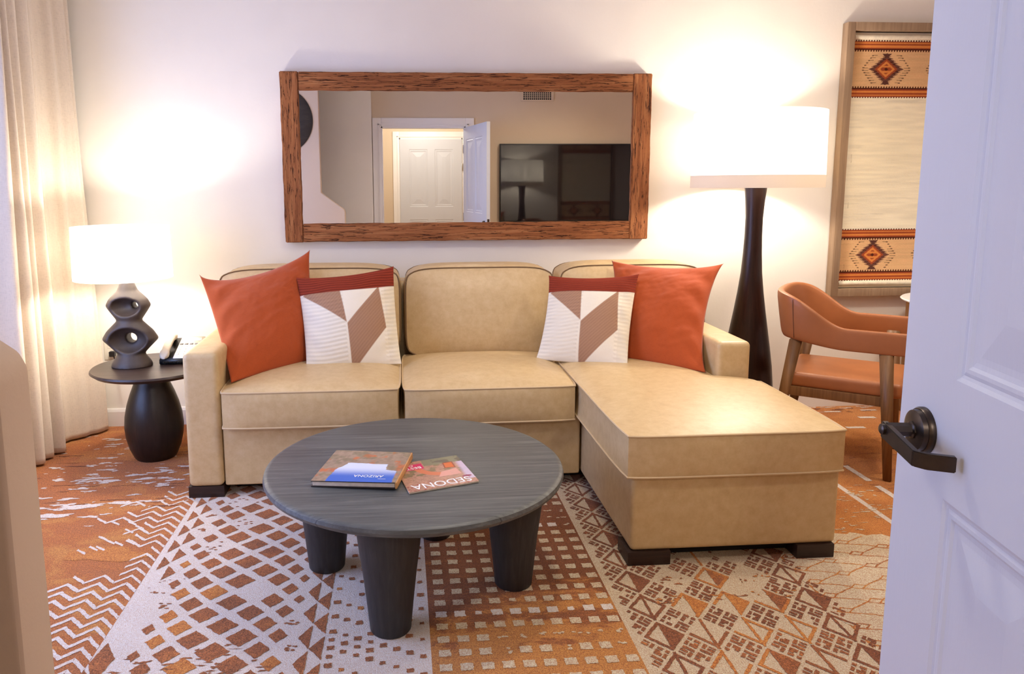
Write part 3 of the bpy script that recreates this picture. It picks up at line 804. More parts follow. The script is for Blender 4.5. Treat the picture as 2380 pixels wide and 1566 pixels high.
def poly_mask(U, V, pts, soft=0.004):
    """soft inside test for a convex polygon given counter-clockwise"""
    d = np.full_like(U, 1e9)
    n = len(pts)
    for i in range(n):
        (x0, y0), (x1, y1) = pts[i], pts[(i+1) % n]; l = math.hypot(x1-x0, y1-y0)
        d = np.minimum(d, ((x1-x0)*(V-y0)-(y1-y0)*(U-x0))/l)
    return np.clip(d/soft*0.5+0.5, 0, 1)
BAND, TAUPE, IVORY = np.array(L(150, 60, 40)), np.array(L(172, 132, 104)), np.array(L(236, 225, 204))
def patt(seed):
    def f(U, V):
        c = np.ones(U.shape+(3,))*IVORY
        rib = 0.5+0.5*np.sin(V*150+2.0*np.sin(U*9+seed))
        c = c*(1-0.10*((U < 0.44)|(U > 0.88))[..., None]*rib[..., None])
        t1 = poly_mask(U, V, [(0.03, 0.775), (0.455, 0.43), (0.415, 0.80), (0.06, 0.80)])
        t2 = poly_mask(U, V, [(0.46, 0.42), (0.475, 0.0), (0.53, 0.0), (0.875, 0.36), (0.825, 0.80)])
        ln = 0.93+0.07*np.sin((U-V)*170)
        for m in (t1, t2): c = c*(1-m[..., None])+TAUPE*ln[..., None]*m[..., None]
        bnd = smoothstep(0.782, 0.790, V-0.004*np.sin(U*7))
        rb = 0.80+0.20*np.sin(V*210+1.6*np.sin(U*14)+seed)
        c = c*(1-bnd[..., None])+BAND*rb[..., None]*bnd[..., None]
        return c
    return f
def pleats(U, V):
    side = ((U < 0.44)|(U > 0.85))*1.0
    return 0.0009*np.sin(V*150+2.0*np.sin(U*9))*side*(V < 0.78)+0.0018*np.sin(V*210+1.6*np.sin(U*14))*(V > 0.79)
M_patch = printed('patchwork_cotton', 0.9, 0.15, 0.2, ((1, 1, 1), 500, 0.25))
pillow('throw_pillow', [(-0.474, -0.815, 0.515), (-0.006, -0.745, 0.515), (-0.040, -0.545, 0.990), (-0.536, -0.600, 0.944)], 0.070, M_patch,
       'ivory and taupe patchwork pillow overlapping the left rust pillow on the sofa', (0.0, 0.010, 0.022, 0.012), n=190, colfn=patt(0.0), seed=12, wrinkle=0.004, pleat=pleats, group='patchwork pillows')
pillow('throw_pillow', [(0.682, -0.712, 0.515), (1.104, -0.925, 0.515), (1.222, -0.690, 0.948), (0.778, -0.545, 0.930)], 0.070, M_patch,
       'ivory and taupe patchwork pillow overlapping the right rust pillow on the chaise', (0.0, 0.014, 0.020, 0.020), n=190, colfn=patt(1.3), seed=15, wrinkle=0.004, pleat=pleats, group='patchwork pillows')

# ------------------------------------------------------------------ coffee table
ct = empty('coffee_table', (0.036, -1.912, 0), 'round charcoal wood coffee table on four thick tapered legs', 'coffee table')
R = 0.5215
b = MB(); b.lathe([(0.0, 0.398), (R-0.05, 0.398), (R-0.02, 0.402), (R-0.004, 0.412), (R, 0.422), (R-0.003, 0.433), (R-0.010, 0.4385), (R-0.02, 0.440), (0.0, 0.440)], 128, cap=False)
b.build('table_top', M_tabletop, ct)
leg_prof = [(0.062, 0.0), (0.066, 0.006), (0.075, 0.10), (0.086, 0.20), (0.098, 0.29), (0.103, 0.335), (0.101, 0.375), (0.094, 0.400)]
for x, y in ((-0.088, -0.300), (-0.330, 0.120), (0.345, -0.058), (0.085, 0.345)):
    b = MB(); b.lathe(leg_prof, 40, Matrix.Translation((x, y, 0))); b.build('leg', M_tableleg, ct)

# book and magazine
def sheet(name, corners, colfn, mat, parent, n=(110, 110), z=0.0, base=None, curl=None):
    """corners: front-left, front-right, back-right, back-left (world xy)"""
    A, B_, Cc, D_ = [np.array(p, float) for p in corners]
    U, V = np.meshgrid(np.linspace(0, 1, n[0]), np.linspace(0, 1, n[1]), indexing='ij')
    P = (1-U)[..., None]*(1-V)[..., None]*A+U[..., None]*(1-V)[..., None]*B_+U[..., None]*V[..., None]*Cc+(1-U)[..., None]*V[..., None]*D_
    Z = np.full(U.shape, z)
    if curl is not None: Z = Z+curl(U, V)
    P3 = np.concatenate([P, Z[..., None]], -1)-np.array(base)
    return link(name, grid_mesh(name, P3, colfn(U, V)), mat, parent)
M_print = printed('glossy_print', 0.22, 0.5)
TZ = 0.440
FLb, FRb, BRb, BLb = (-0.304, -2.104), (-0.029, -2.162), (0.026, -1.897), (-0.243, -1.828)
bc = ((FLb[0]+BRb[0])/2, (FLb[1]+BRb[1])/2, TZ+0.001)
book = empty('book', bc, 'hardcover picture book with blue sky and red rocks on its cover', 'book')
def quad_prism(name, cs, z0, z1, mat, parent, base, inset=0.0, bev=0.0012):
    c = np.mean(np.array(cs), 0)
    pts = [tuple(np.array(p)+(c-np.array(p))/np.linalg.norm(c-np.array(p))*inset-np.array(base[:2])) for p in cs]
    b = MB(); b.prism(pts, z0-base[2], z1-base[2], 'z', bev, 2); return b.build(name, mat, parent)
M_bookdark = plain('book_board_dark', L(44, 36, 34), 0.4)
M_pages = plain('paper_pages', L(214, 200, 182), 0.8, 0, 0.2, 0.1, 60)
M_spine = plain('book_spine_tan', L(196, 142, 84), 0.45, 0, 0.4, 0.15, 30)
bk = [FLb, FRb, BRb, BLb]
quad_prism('back_cover', bk, TZ+0.001, TZ+0.004, M_bookdark, book, bc)
quad_prism('pages', bk, TZ+0.004, TZ+0.019, M_pages, book, bc, 0.006)
quad_prism('front_cover', bk, TZ+0.019, TZ+0.0215, M_bookdark, book, bc)
e = np.array([FRb, BRb]); off = np.array([0.004, -0.0008])
quad_prism('spine', [tuple(e[0]-off*0.6), tuple(e[0]+off), tuple(e[1]+off), tuple(e[1]-off*0.6)], TZ+0.001, TZ+0.022, M_spine, book, bc, 0, 0.001)
def cover_book(U, V):
    n1 = fbm(U*9, V*6, 2); n2 = fbm(U*22, V*16, 5)
    rock = np.array(L(158, 136, 114))[None, None]*(0.72+0.55*n2)[..., None]
    red = np.array(L(206, 112, 62)); grn = np.array(L(112, 106, 70))
    k = (smoothstep(0.56, 0.74, n1)*0.8)[..., None]; rock = rock*(1-k)+red*k*0.9+rock*0*k
    k = smoothstep(0.52, 0.60, fbm(U*7+9, V*9, 8))[..., None]*0.35; rock = rock*(1-k)+grn*k
    # blue opening with a ragged outline
    jag = 0.035*(fbm(U*12, V*12, 3)-0.5)*2
    left = 0.165+0.06*V+0.085*smoothstep(0.36, 0.56, V)+jag*0.7
    right = 0.955-0.03*V-0.145*smoothstep(0.35, 0.40, V)+jag*0.5
    top = 0.585-0.03*(U-0.4)+jag*0.6
    m = (smoothstep(0, 0.008, U-left)*smoothstep(0, 0.008, right-U)*smoothstep(0, 0.008, top-V))[..., None]
    t = np.clip(V/0.60, 0, 1)[..., None]
    sky = np.array(L(58, 104, 200))*(1-smoothstep(0.25, 0.75, t))+np.array(L(214, 222, 240))*smoothstep(0.25, 0.75, t)
    return rock*(1-m)+sky*m
sheet('cover_picture', bk, cover_book, M_print, book, (140, 140), TZ+0.0221, bc)
def bmat(cs, u, v, z, base):
    A, B_, Cc, D_ = [np.array(p, float) for p in cs]
    p = (1-u)*(1-v)*A+u*(1-v)*B_+u*v*Cc+(1-u)*v*D_
    ex = (A-B_)/np.linalg.norm(A-B_); ey = np.array([-ex[1], ex[0]])
    return Matrix(((ex[0], ey[0], 0, p[0]-base[0]), (ex[1], ey[1], 0, p[1]-base[1]), (0, 0, 1, z-base[2]), (0, 0, 0, 1)))
M_ink = plain('white_ink', L(240, 240, 240), 0.4)
text_mesh('title_lettering', 'ARIZONA', 0.026, M_ink, book, bmat(bk, 0.64, 0.205, TZ+0.0227, bc), 0.0002, 0.100)
MB().box(-0.013, 0.013, -0.001, 0.001, 0, 0.0002, mat=bmat(bk, 0.815, 0.10, TZ+0.0226, bc)).build('subtitle_bar', M_ink, book, sm=False)

book.rotation_euler = (0, -0.025, 0); book.location.z += 0.0036
FLm, FRm, BRm, BLm = (0.013, -2.194), (0.244, -2.116), (0.186, -1.874), (-0.038, -1.948)
mg = [FLm, FRm, BRm, BLm]; mc = ((FLm[0]+BRm[0])/2, (FLm[1]+BRm[1])/2, TZ+0.001)
mag = empty('magazine', mc, 'glossy travel magazine half under the book on the coffee table', 'magazine')
quad_prism('pages', mg, TZ+0.001, TZ+0.0055, M_pages, mag, mc, 0.001, 0.0008)
def cover_mag(U, V):
    n1 = fbm(U*10, V*12, 21); n2 = fbm(U*26, V*30, 25)
    c = np.array(L(176, 132, 108))[None, None]*(0.45+0.7*n2+0.5*fbm(U*60, V*60, 77))[..., None]
    def mixin(c, m, col): m = np.clip(m, 0, 1)[..., None]; return c*(1-m)+np.array(col)*m
    c = mixin(c, smoothstep(0.50, 0.60, n1)*(V > 0.35)*(V < 0.8)*0.7, L(104, 104, 66))
    c = mixin(c, smoothstep(0.75, 0.80, V)*(U > 0.42), np.array(L(128, 124, 96)))
    c = mixin(c, smoothstep(0.50, 0.58, fbm(U*8, V*8, 31))*(V > 0.75)*0.8, L(92, 84, 70))
    arch = np.abs(np.hypot((U-0.70)/0.42, (V-0.82)/0.40)-1.0)
    c = mixin(c, (arch < 0.14)*(U < 0.72)*(V < 0.80), L(206, 120, 82))
    c = mixin(c, poly_mask(U, V, [(0.52, 0.34), (0.86, 0.34), (0.84, 0.55), (0.60, 0.50)])*0.9, L(224, 164, 148))
    c = mixin(c, poly_mask(U, V, [(0.68, 0.60), (0.85, 0.58), (0.86, 0.80), (0.70, 0.80)]), L(140, 60, 36))
    c = mixin(c, poly_mask(U, V, [(0.70, 0.62), (0.83, 0.60), (0.84, 0.78), (0.72, 0.78)]), L(214, 108, 48))
    c = mixin(c, smoothstep(0.84, 0.92, U-0.04*V)*(V > 0.14)*(V < 0.78)*0.8, L(206, 190, 216))
    c = mixin(c, poly_mask(U, V, [(-0.01, 0.70), (0.40, 0.70), (0.40, 0.90), (-0.01, 0.90)]), L(206, 44, 96))
    c = mixin(c, (np.hypot((U-0.90)/0.07, (V-0.235)/0.035) < 1)*1.0, L(136, 44, 80))
    c = mixin(c, smoothstep(0.52, 0.62, fbm(U*34, V*34, 40))*(V < 0.24)*0.8, L(148, 70, 60))
    return c
sheet('cover_picture', mg, cover_mag, M_print, mag, (120, 120), TZ+0.0062, mc)
text_mesh('title_lettering', 'SEDONA', 0.056, M_ink, mag, bmat(mg, 0.49, 0.205, TZ+0.0066, mc), 0.0002, 0.205)
text_mesh('badge_lettering', 'BEST', 0.026, M_ink, mag, bmat(mg, 0.25, 0.795, TZ+0.0066, mc), 0.0002)
text_mesh('badge_lettering', 'OF', 0.022, M_ink, mag, bmat(mg, 0.20, 0.885, TZ+0.0066, mc), 0.0002)

# ------------------------------------------------------------------ side table, lamp, telephone
STX, STY, STZ = -1.290, -0.530, 0.487
stb = empty('side_table', (STX, STY, 0), 'round dark brown side table on an egg-shaped pedestal beside the sofa arm', 'side table')
b = MB(); R = 0.308
b.lathe([(0.0, STZ-0.034), (R-0.07, STZ-0.034), (R-0.02, STZ-0.026), (R, STZ-0.010), (R-0.001, STZ-0.005), (R-0.006, STZ), (0.0, STZ)], 96, cap=False)
b.build('table_top', M_sidetop, stb)
b = MB(); b.lathe([(0.100, 0.0), (0.108, 0.012), (0.128, 0.06), (0.142, 0.12), (0.146, 0.17), (0.141, 0.23), (0.128, 0.29), (0.110, 0.345), (0.092, 0.39), (0.082, 0.425), (0.078, STZ-0.034)], 56, Matrix.Translation((-0.015, -0.01, 0)))
b.build('pedestal', M_sidebase, stb)

LX, LY = -1.400, -0.530
tl = empty('table_lamp', (LX, LY, STZ), 'dark sculptural table lamp with two open hollows and a white drum shade', 'lamp')
def surface_nets(f, org, h):
    """f: (nx, ny, nz) field, negative inside -> verts, quads"""
    nx, ny, nz = f.shape; ins = f < 0
    cell = np.zeros((nx-1, ny-1, nz-1), int); S = np.zeros((nx-1, ny-1, nz-1, 3)); N = np.zeros((nx-1, ny-1, nz-1))
    sl = lambda d, n: slice(d, n-1+d)
    ed = [((0, 0, 0), (1, 0, 0)), ((0, 1, 0), (1, 1, 0)), ((0, 0, 1), (1, 0, 1)), ((0, 1, 1), (1, 1, 1)), ((0, 0, 0), (0, 1, 0)), ((1, 0, 0), (1, 1, 0)), ((0, 0, 1), (0, 1, 1)), ((1, 0, 1), (1, 1, 1)), ((0, 0, 0), (0, 0, 1)), ((1, 0, 0), (1, 0, 1)), ((0, 1, 0), (0, 1, 1)), ((1, 1, 0), (1, 1, 1))]
    for a, b in ed:
        fa = f[sl(a[0], nx), sl(a[1], ny), sl(a[2], nz)]; fb = f[sl(b[0], nx), sl(b[1], ny), sl(b[2], nz)]
        cr = (fa < 0) != (fb < 0); t = np.where(cr, fa/np.where(cr, fa-fb, 1), 0)
        for k in range(3): S[..., k] += np.where(cr, a[k]+(b[k]-a[k])*t, 0)
        N += cr
    act = N > 0; ids = -np.ones(N.shape, int); ids[act] = np.arange(act.sum())
    I = np.argwhere(act); Vv = (I+S[act]/N[act][:, None])*h+np.array(org)
    Q = []
    for ax in range(3):
        o = [(1, 2), (2, 0), (0, 1)][ax]
        A = [slice(None)]*3; B_ = [slice(None)]*3; A[ax] = slice(0, f.shape[ax]-1); B_[ax] = slice(1, None)
        cr = np.argwhere(ins[tuple(A)] != ins[tuple(B_)])
        for p in cr:
            if p[o[0]] == 0 or p[o[1]] == 0 or p[o[0]] >= N.shape[o[0]] or p[o[1]] >= N.shape[o[1]]: continue
            q = []
            for d in ((0, 0), (1, 0), (1, 1), (0, 1)):
                c = p.copy(); c[o[0]] -= d[0]; c[o[1]] -= d[1]; q.append(int(ids[tuple(c)]))
            if not ins[tuple(p)]: q = q[::-1]
            Q.append(q)
    return Vv, Q
def lamp_body():
    h = 0.0045
    xs = np.arange(-0.165, 0.166, h); ys = np.arange(-0.115, 0.116, h); zs = np.arange(-0.012, 0.485, h)
    X, Y, Z = np.meshgrid(xs, ys, zs, indexing='ij')
    zk = [0.0, 0.020, 0.066, 0.100, 0.143, 0.185, 0.240, 0.285, 0.318, 0.350, 0.395, 0.455, 0.485]
    wk = [0.102, 0.098, 0.066, 0.098, 0.142, 0.116, 0.060, 0.092, 0.113, 0.096, 0.050, 0.027, 0.024]
    dk = [0.090, 0.084, 0.055, 0.068, 0.082, 0.074, 0.050, 0.062, 0.070, 0.064, 0.042, 0.026, 0.024]
    from_ = lambda kk: np.interp(zs, zk, kk)
    def sm(a):
        k = np.array([1, 2, 3, 2, 1.]); k /= k.sum(); return np.convolve(np.pad(a, 2, 'edge'), k, 'valid')
    W, D_ = sm(from_(wk)), sm(from_(dk))
    q = np.sqrt((X/W)**2+(Y/D_)**2)
    body = (q-1)*np.minimum(W, D_)*0.85
    body = np.maximum(body, -Z); body = np.maximum(body, Z-0.472)
    def ell(cx, cy, cz, a, b, c): return (np.sqrt(((X-cx)/a)**2+((Y-cy)/b)**2+((Z-cz)/c)**2)-1)*min(a, b, c)
    # front hollows with a narrow hole through to the back
    def cyl(cx, cz, r): return np.hypot(X-cx, Z-cz)-r
    cav = np.minimum(ell(-0.003, -0.085, 0.313, 0.082, 0.085, 0.050), ell(0.004, -0.100, 0.140, 0.108, 0.100, 0.073))
    hole = np.minimum(cyl(0.035, 0.319, 0.017), cyl(0.004, 0.147, 0.026))
    hole = np.maximum(hole, Y-0.2)
    def smin(a, b, k): hh = np.clip(0.5+0.5*(b-a)/k, 0, 1); return b*(1-hh)+a*hh-k*hh*(1-hh)
    cut = smin(cav, hole, 0.012)
    f = -smin(-body, cut, 0.008)
    f = np.maximum(body, -cut) if False else f
    Vv, Q = surface_nets(f, (xs[0], ys[0], zs[0]), h)
    me = pyd('lamp_base', Vv, Q)
    bb_ = bmesh.new(); bb_.from_mesh(me); bmesh.ops.smooth_vert(bb_, verts=bb_.verts, factor=0.5, use_axis_x=True, use_axis_y=True, use_axis_z=True); bmesh.ops.smooth_vert(bb_, verts=bb_.verts, factor=0.4, use_axis_x=True, use_axis_y=True, use_axis_z=True)
    mz = min(v.co.z for v in bb_.verts)
    for v in bb_.verts: v.co.z -= mz
    bmesh.ops.recalc_face_normals(bb_, faces=bb_.faces); bb_.to_mesh(me); bb_.free(); smooth(me)
    return link('lamp_base', me, M_ceramic, tl)
lamp_body()
def drum(parent, r0, r1, z0, z1, hem, cx=0, cy=0):
    seg = 96; th = 0.002
    def shell(name, za, zb, ra, rb, mat):
        prof = [(ra, za), (rb, zb), (rb-th, zb), (ra-th, za), (ra, za)]
        b = MB(); b.lathe(prof, seg, Matrix.Translation((cx, cy, 0)), cap=False); return b.build(name, mat, parent)
    zz = z0+hem; rz = r0+(r1-r0)*hem/(z1-z0)
    s = shell('lamp_shade', zz if hem else z0, z1, rz if hem else r0, r1, M_shade)
    if hem: shell('shade_hem', z0, zz, r0, rz, M_hem)
    b = MB()   # wire spider that carries the shade
    for k in range(3):
        a = 2*PI*k/3+0.4; b.tube([(cx, cy, z1-0.05), (cx+0.5*r1*math.cos(a), cy+0.5*r1*math.sin(a), z1-0.045), (cx+(r1-0.003)*math.cos(a), cy+(r1-0.003)*math.sin(a), z1-0.012)], 0.002, 6)
    b.build('shade_spider', M_steel, parent)
    return s
drum(tl, 0.236, 0.231, 0.458, 0.722, 0.0, -0.012, 0.0)
b = MB(); b.tube([(0, 0, 0.46), (-0.006, 0, 0.68)], 0.006, 8); b.lathe([(0.014, 0.47), (0.014, 0.53), (0.0, 0.53)], 20, cap=False); b.build('lamp_stem', M_steel, tl)
b = MB(); pts = catmull([(-0.02, 0.085, 0.012), (-0.05, 0.16, 0.004), (-0.13, 0.24, -0.06), (-0.21, 0.40, -0.11), (-0.262, 0.485, -0.10), (-0.285, 0.505, -0.05)], 10)
b.tube(pts.tolist(), 0.0035, 8); b.build('cord', M_blackplastic, tl)
b = MB(); b.box(-0.305, -0.272, 0.490, 0.524, -0.062, -0.030, 0.006, 3); b.build('plug', M_blackplastic, tl)
ob = MB(); ob.box(-0.036, 0.036, -0.005, 0.0, -0.060, 0.060, 0.003, 2)
outlet = ob.build('wall_outlet', M_ivory); outlet.location = (-1.706, -0.001, 0.462); tag(outlet, 'ivory wall outlet behind the table lamp with a black plug in it', 'outlet')
MB().box(-0.017, 0.017, -0.0065, -0.004, 0.008, 0.036, 0.001, 1).box(-0.017, 0.017, -0.0065, -0.004, -0.036, -0.008, 0.001, 1).build('socket', M_ivory, outlet, sm=False)

# telephone
PHX, PHY = -1.172, -0.405
ph = empty('telephone', (PHX, PHY, STZ), 'black and ivory desk telephone on the side table behind the sofa arm', 'telephone')
ph.rotation_euler = (0, 0, 0.04)
sl = lambda y: 0.028+(y+0.115)*0.30        # sloping deck
def deck(x0, x1, y0, y1, t0, t1, bev=0.003):
    b = bmesh.new(); vs = []
    for x in (x0, x1):
        for y in (y0, y1):
            for t in (t0, t1): vs.append(b.verts.new((x, y, max(0.001, sl(y)+t) if t > -1 else 0.001)))
    for q in ((0, 1, 3, 2), (4, 6, 7, 5), (0, 4, 5, 1), (2, 3, 7, 6), (0, 2, 6, 4), (1, 5, 7, 3)): b.faces.new([vs[i] for i in q])
    bmesh.ops.recalc_face_normals(b, faces=b.faces)
    if bev: bmesh.ops.bevel(b, geom=b.edges[:], offset=bev, segments=2, affect='EDGES')
    return b
b = MB(); b._add(deck(-0.098, 0.098, -0.118, 0.112, -2, 0.0)); b.build('base', M_blackplastic, ph)
b = MB(); b._add(deck(-0.030, 0.094, -0.114, 0.108, 0.0003, 0.006, 0.002)); fp = b.build('face_plate', M_ivory, ph)
for r in range(5):
    for c in range(4 if r else 5):
        x = -0.016+0.026*c; y = -0.078+0.026*(4-r)
        b = MB(); b._add(deck(x-0.009, x+0.009, y-0.007, y+0.007, 0.006, 0.0085, 0.001)); b.build('key', M_grey if r == 0 else M_white, ph)
b = MB(); b._add(deck(-0.020, 0.080, 0.062, 0.100, 0.006, 0.0072, 0.0)); b.build('directory_card', M_white, ph)
hs = bmesh.new(); n = 26; rings = []
for i in range(n):
    t = i/(n-1); y = -0.120+0.240*t
    lift = 0.008+0.018*math.sin(PI*t)**0.8; th = 0.022 if 0.2 < t < 0.8 else 0.030; wd = 0.020+(0.004 if (t < 0.2 or t > 0.8) else 0)
    z = sl(y)+lift; k = min(1, 12*min(t, 1-t)+0.3)
    rings.append([hs.verts.new((-0.076+wd*k*math.copysign(abs(math.cos(a))**0.6, math.cos(a)), y, z+0.5*th*k*math.copysign(abs(math.sin(a))**0.6, math.sin(a)))) for a in [2*PI*j/16 for j in range(16)]])
for a, c in zip(rings, rings[1:]):
    for j in range(16): hs.faces.new((a[j], a[(j+1) % 16], c[(j+1) % 16], c[j]))
hs.faces.new(rings[0]); hs.faces.new(rings[-1]); bmesh.ops.recalc_face_normals(hs, faces=hs.faces)
b = MB(); b._add(hs); b.build('handset', plain('handset_taupe_plastic', L(196, 186, 170), 0.4), ph)
b = MB(); b.box(-0.040, -0.034, -0.10, 0.105, 0.052, 0.058); 
b = MB(); cp = [( -0.075+0.150*t, -0.128-0.006*math.cos(t*2*PI*22), 0.012+0.006*math.sin(t*2*PI*22)) for t in np.linspace(0, 1, 360)]
b.tube(cp, 0.0016, 5); b.build('coiled_cord', M_blackplastic, ph)

# ------------------------------------------------------------------ floor lamp
FX, FYL = 1.968, -0.385
fl = empty('floor_lamp', (FX, FYL, 0), 'tall floor lamp with a flared dark wood column and wide white drum shade', 'lamp')
b = MB(); b.lathe([(0.150, 0.0), (0.153, 0.02), (0.152, 0.12), (0.148, 0.23), (0.134, 0.38), (0.118, 0.49), (0.103, 0.585), (0.086, 0.69), (0.070, 0.80), (0.057, 0.91), (0.050, 1.02), (0.0465, 1.12), (0.0465, 1.22), (0.052, 1.31), (0.061, 1.40)], 56)
b.build('column', M_lampwood, fl)
drum(fl, 0.350, 0.343, 1.385, 1.790, 0.066)
b = MB(); b.tube([(0, 0, 1.39), (0, 0, 1.74)], 0.008, 8); b.build('stem', M_steel, fl)

# ------------------------------------------------------------------ framed weaving on the wall
AX0, AX1, AZ0, AZ1 = 2.637, 3.588, 0.713, 2.343
art = empty('framed_weaving', ((AX0+AX1)/2, 0, AZ0), 'woven southwestern textile with diamond motifs in a grey brown shadow-box frame', 'wall art')
ac = (AX0+AX1)/2
fw = 0.048
for (x0, x1, z0, z1, nm) in ((AX0, AX0+fw, AZ0, AZ1, 'frame_stile'), (AX1-fw, AX1, AZ0, AZ1, 'frame_stile'), (AX0+fw, AX1-fw, AZ0, AZ0+fw, 'frame_rail'), (AX0+fw, AX1-fw, AZ1-fw, AZ1, 'frame_rail')):
    MB().box(x0-ac, x1-ac, -0.060, -0.002, z0-AZ0, z1-AZ0, 0.0025, 2).build(nm, M_frame, art)
MB().box(AX0+fw-ac-0.01, AX1-fw-ac+0.01, -0.012, -0.002, fw-0.01, AZ1-AZ0-fw+0.01).build('backing', plain('dark_backing', L(52, 34, 28), 0.9), art, sm=False)
def rug_cols(X, Z):
    c = np.ones(X.shape+(3,))*np.array(L(252, 240, 210))
    n = fbm(X*6, Z*70, 4); c = c*(0.86+0.24*n)[..., None]
    c = c*(1-0.10*smoothstep(0.62, 0.70, fbm(X*4, Z*46, 9)))[..., None]
    tan = np.array(L(228, 182, 132)); DKB, ORG, RED = np.array(L(84, 40, 28)), np.array(L(222, 138, 70)), np.array(L(164, 78, 46))
    def put(c, m, col): m = np.clip(m, 0, 1)[..., None]; return c*(1-m)+col*m
    bands = [(1.945, 2.215), (0.838, 1.095)]
    for z0, z1 in bands:
        zc = (z0+z1)/2
        c = put(c, ((Z > z0) & (Z < z1))*1.0, tan) if True else c
        c = np.where(((Z > z0) & (Z < z1))[..., None], c*(0.88+0.24*fbm(X*8, Z*90, 6))[..., None], c)
        for zb, sgn in ((z0, 1), (z1, -1)):
            d = (Z-zb)*sgn          # distance inward from the band edge
            st = lambda a, b_: ((d > a) & (d < b_))*1.0
            c = put(c, st(-0.026, 0.026), RED)
            c = put(c, st(-0.020, -0.012), ORG); c = put(c, st(-0.002, 0.010), ORG)
            teeth = (np.modf(X/0.0165)[0] < 0.5)
            c = put(c, st(-0.034, -0.026)*teeth, DKB); c = put(c, st(0.026, 0.034)*teeth, DKB); c = put(c, st(0.018, 0.026), DKB)
        for xc in (2.912, 3.314):
            sx, sz = np.abs(X-xc), Z-zc; az = np.abs(sz)
            mz = 0.092; k = sx/0.090+az/0.076
            step = np.floor(az/0.0135)*0.0135
            saw = np.modf(az/0.0145)[0]
            spike = (sx < (0.090*(1-az/0.080)+0.022*(1-saw))) & (az < mz)
            c = put(c, spike*1.0, L(112, 72, 60)); c = put(c, (spike & (saw > 0.7))*1.0, DKB)
            c = put(c, ((az > 0.066) & (az < 0.090) & (sx < (az-0.062)*1.1))*1.0, L(96, 60, 50))
            c = put(c, (k < 0.80)*1.0, RED); c = put(c, (k < 0.62)*1.0, ORG)
            c = put(c, ((k < 0.42) & (np.modf(az/0.020)[0] < 0.45))*1.0, RED); c = put(c, (k < 0.14)*1.0, DKB)
            ray = (saw > 0.42) & (saw < 0.56) & (sx > 0.118*(1-az/0.16)) & (sx < 0.156*(1-az/0.19)) & (az < 0.088)
            c = put(c, ray*1.0, L(118, 88, 58))
            dot = (np.abs(sx-0.150*(1-az/0.19)) < 0.006) & (saw > 0.30) & (saw < 0.68) & (az < 0.088)
            c = put(c, dot*1.0, L(100, 70, 50))
    return c
M_rug = printed('handwoven_wool', 0.95, 0.1, 0.5, ((0.25, 1, 1), 380, 0.35))
gx, gz = np.linspace(2.700, 3.525, 300), np.linspace(0.764, 2.290, 540)
GX, GZ = np.meshgrid(gx, gz, indexing='ij')
wob = 0.004*np.sin(GZ*19)+0.003*np.sin(GZ*47+1)
edgew = np.where(np.abs(GX-3.1125) > 0.38, wob, 0)
PX = np.stack([GX+edgew*np.sign(GX-3.1125)*0.6-ac, -0.022-0.004*fbm(GX*5, GZ*22, 3), GZ-AZ0], -1)
rug = link('woven_textile', grid_mesh('woven_textile', PX, rug_cols(GX, GZ)), M_rug, art)
M_creamwool = plain('cream_wool', L(238, 226, 200), 0.95, 0, 0.1, 0.1, 40, 0.3, 200)
for z in (2.262, 0.792): MB().tube([(2.696-ac, -0.030, z-AZ0), (3.53-ac, -0.030, z-AZ0)], [0.015, 0.015], 14).build('rolled_hem', M_creamwool, art)

# ------------------------------------------------------------------ dining chair and table at the right
f2 = Vector((0.795, -0.607)); s2 = Vector((0.607, 0.795)); A0 = Vector((2.297, -1.203))
chc = A0-0.25*f2+0.26*s2
ch = empty('dining_chair', (chc.x, chc.y, 0), 'cognac leather tub dining chair with walnut legs behind the chaise', 'chair')
ch.rotation_euler = (0, 0, math.atan2(f2.y, f2.x))
# local frame: +x forward, +y to the far side (s2)
def chair_leg(top, bot, wt, wb, d=0.030):
    g = bmesh.new(); vs = []
    for p, w in ((bot, wb), (top, wt)):
        for sx, sy in ((-1, -1), (1, -1), (1, 1), (-1, 1)): vs.append(g.verts.new((p[0]+sx*w/2, p[1]+sy*d/2, p[2])))
    for q in ((0, 1, 2, 3), (4, 7, 6, 5), (0, 4, 5, 1), (1, 5, 6, 2), (2, 6, 7, 3), (3, 7, 4, 0)): g.faces.new([vs[i] for i in q])
    bmesh.ops.recalc_face_normals(g, faces=g.faces); bmesh.ops.bevel(g, geom=g.edges[:], offset=0.004, segments=2, affect='EDGES')
    b = MB(); b._add(g); return b.build('leg', M_chairwood, ch)
for sy in (-1, 1):
    chair_leg((0.205, sy*0.262, 0.640), (0.250, sy*0.262, 0.0), 0.062, 0.036)
    chair_leg((-0.190, sy*0.240, 0.640), (-0.285, sy*0.240, 0.0), 0.060, 0.036)
b = MB()
b.box(-0.215, 0.215, -0.250, -0.222, 0.352, 0.400, 0.004).box(-0.215, 0.215, 0.222, 0.250, 0.352, 0.400, 0.004).box(0.19, 0.215, -0.23, 0.23, 0.352, 0.40, 0.004).box(-0.225, -0.20, -0.23, 0.23, 0.352, 0.40, 0.004)
b.build('seat_rail', M_chairwood, ch)
# seat pad
n = 24; a = np.linspace(-1, 1, n); A, B_ = np.meshgrid(a, a, indexing='ij')
b = MB(); b.box(-0.245, 0.285, -0.245, 0.245, 0.395, 0.470, 0.028, 5)
seat = b.build('seat', M_cognac, ch)
for v in seat.data.vertices:
    if v.co.z > 0.46: v.co.z += 0.010*max(0, 1-(v.co.x/0.26)**2)*max(0, 1-(v.co.y/0.24)**2)
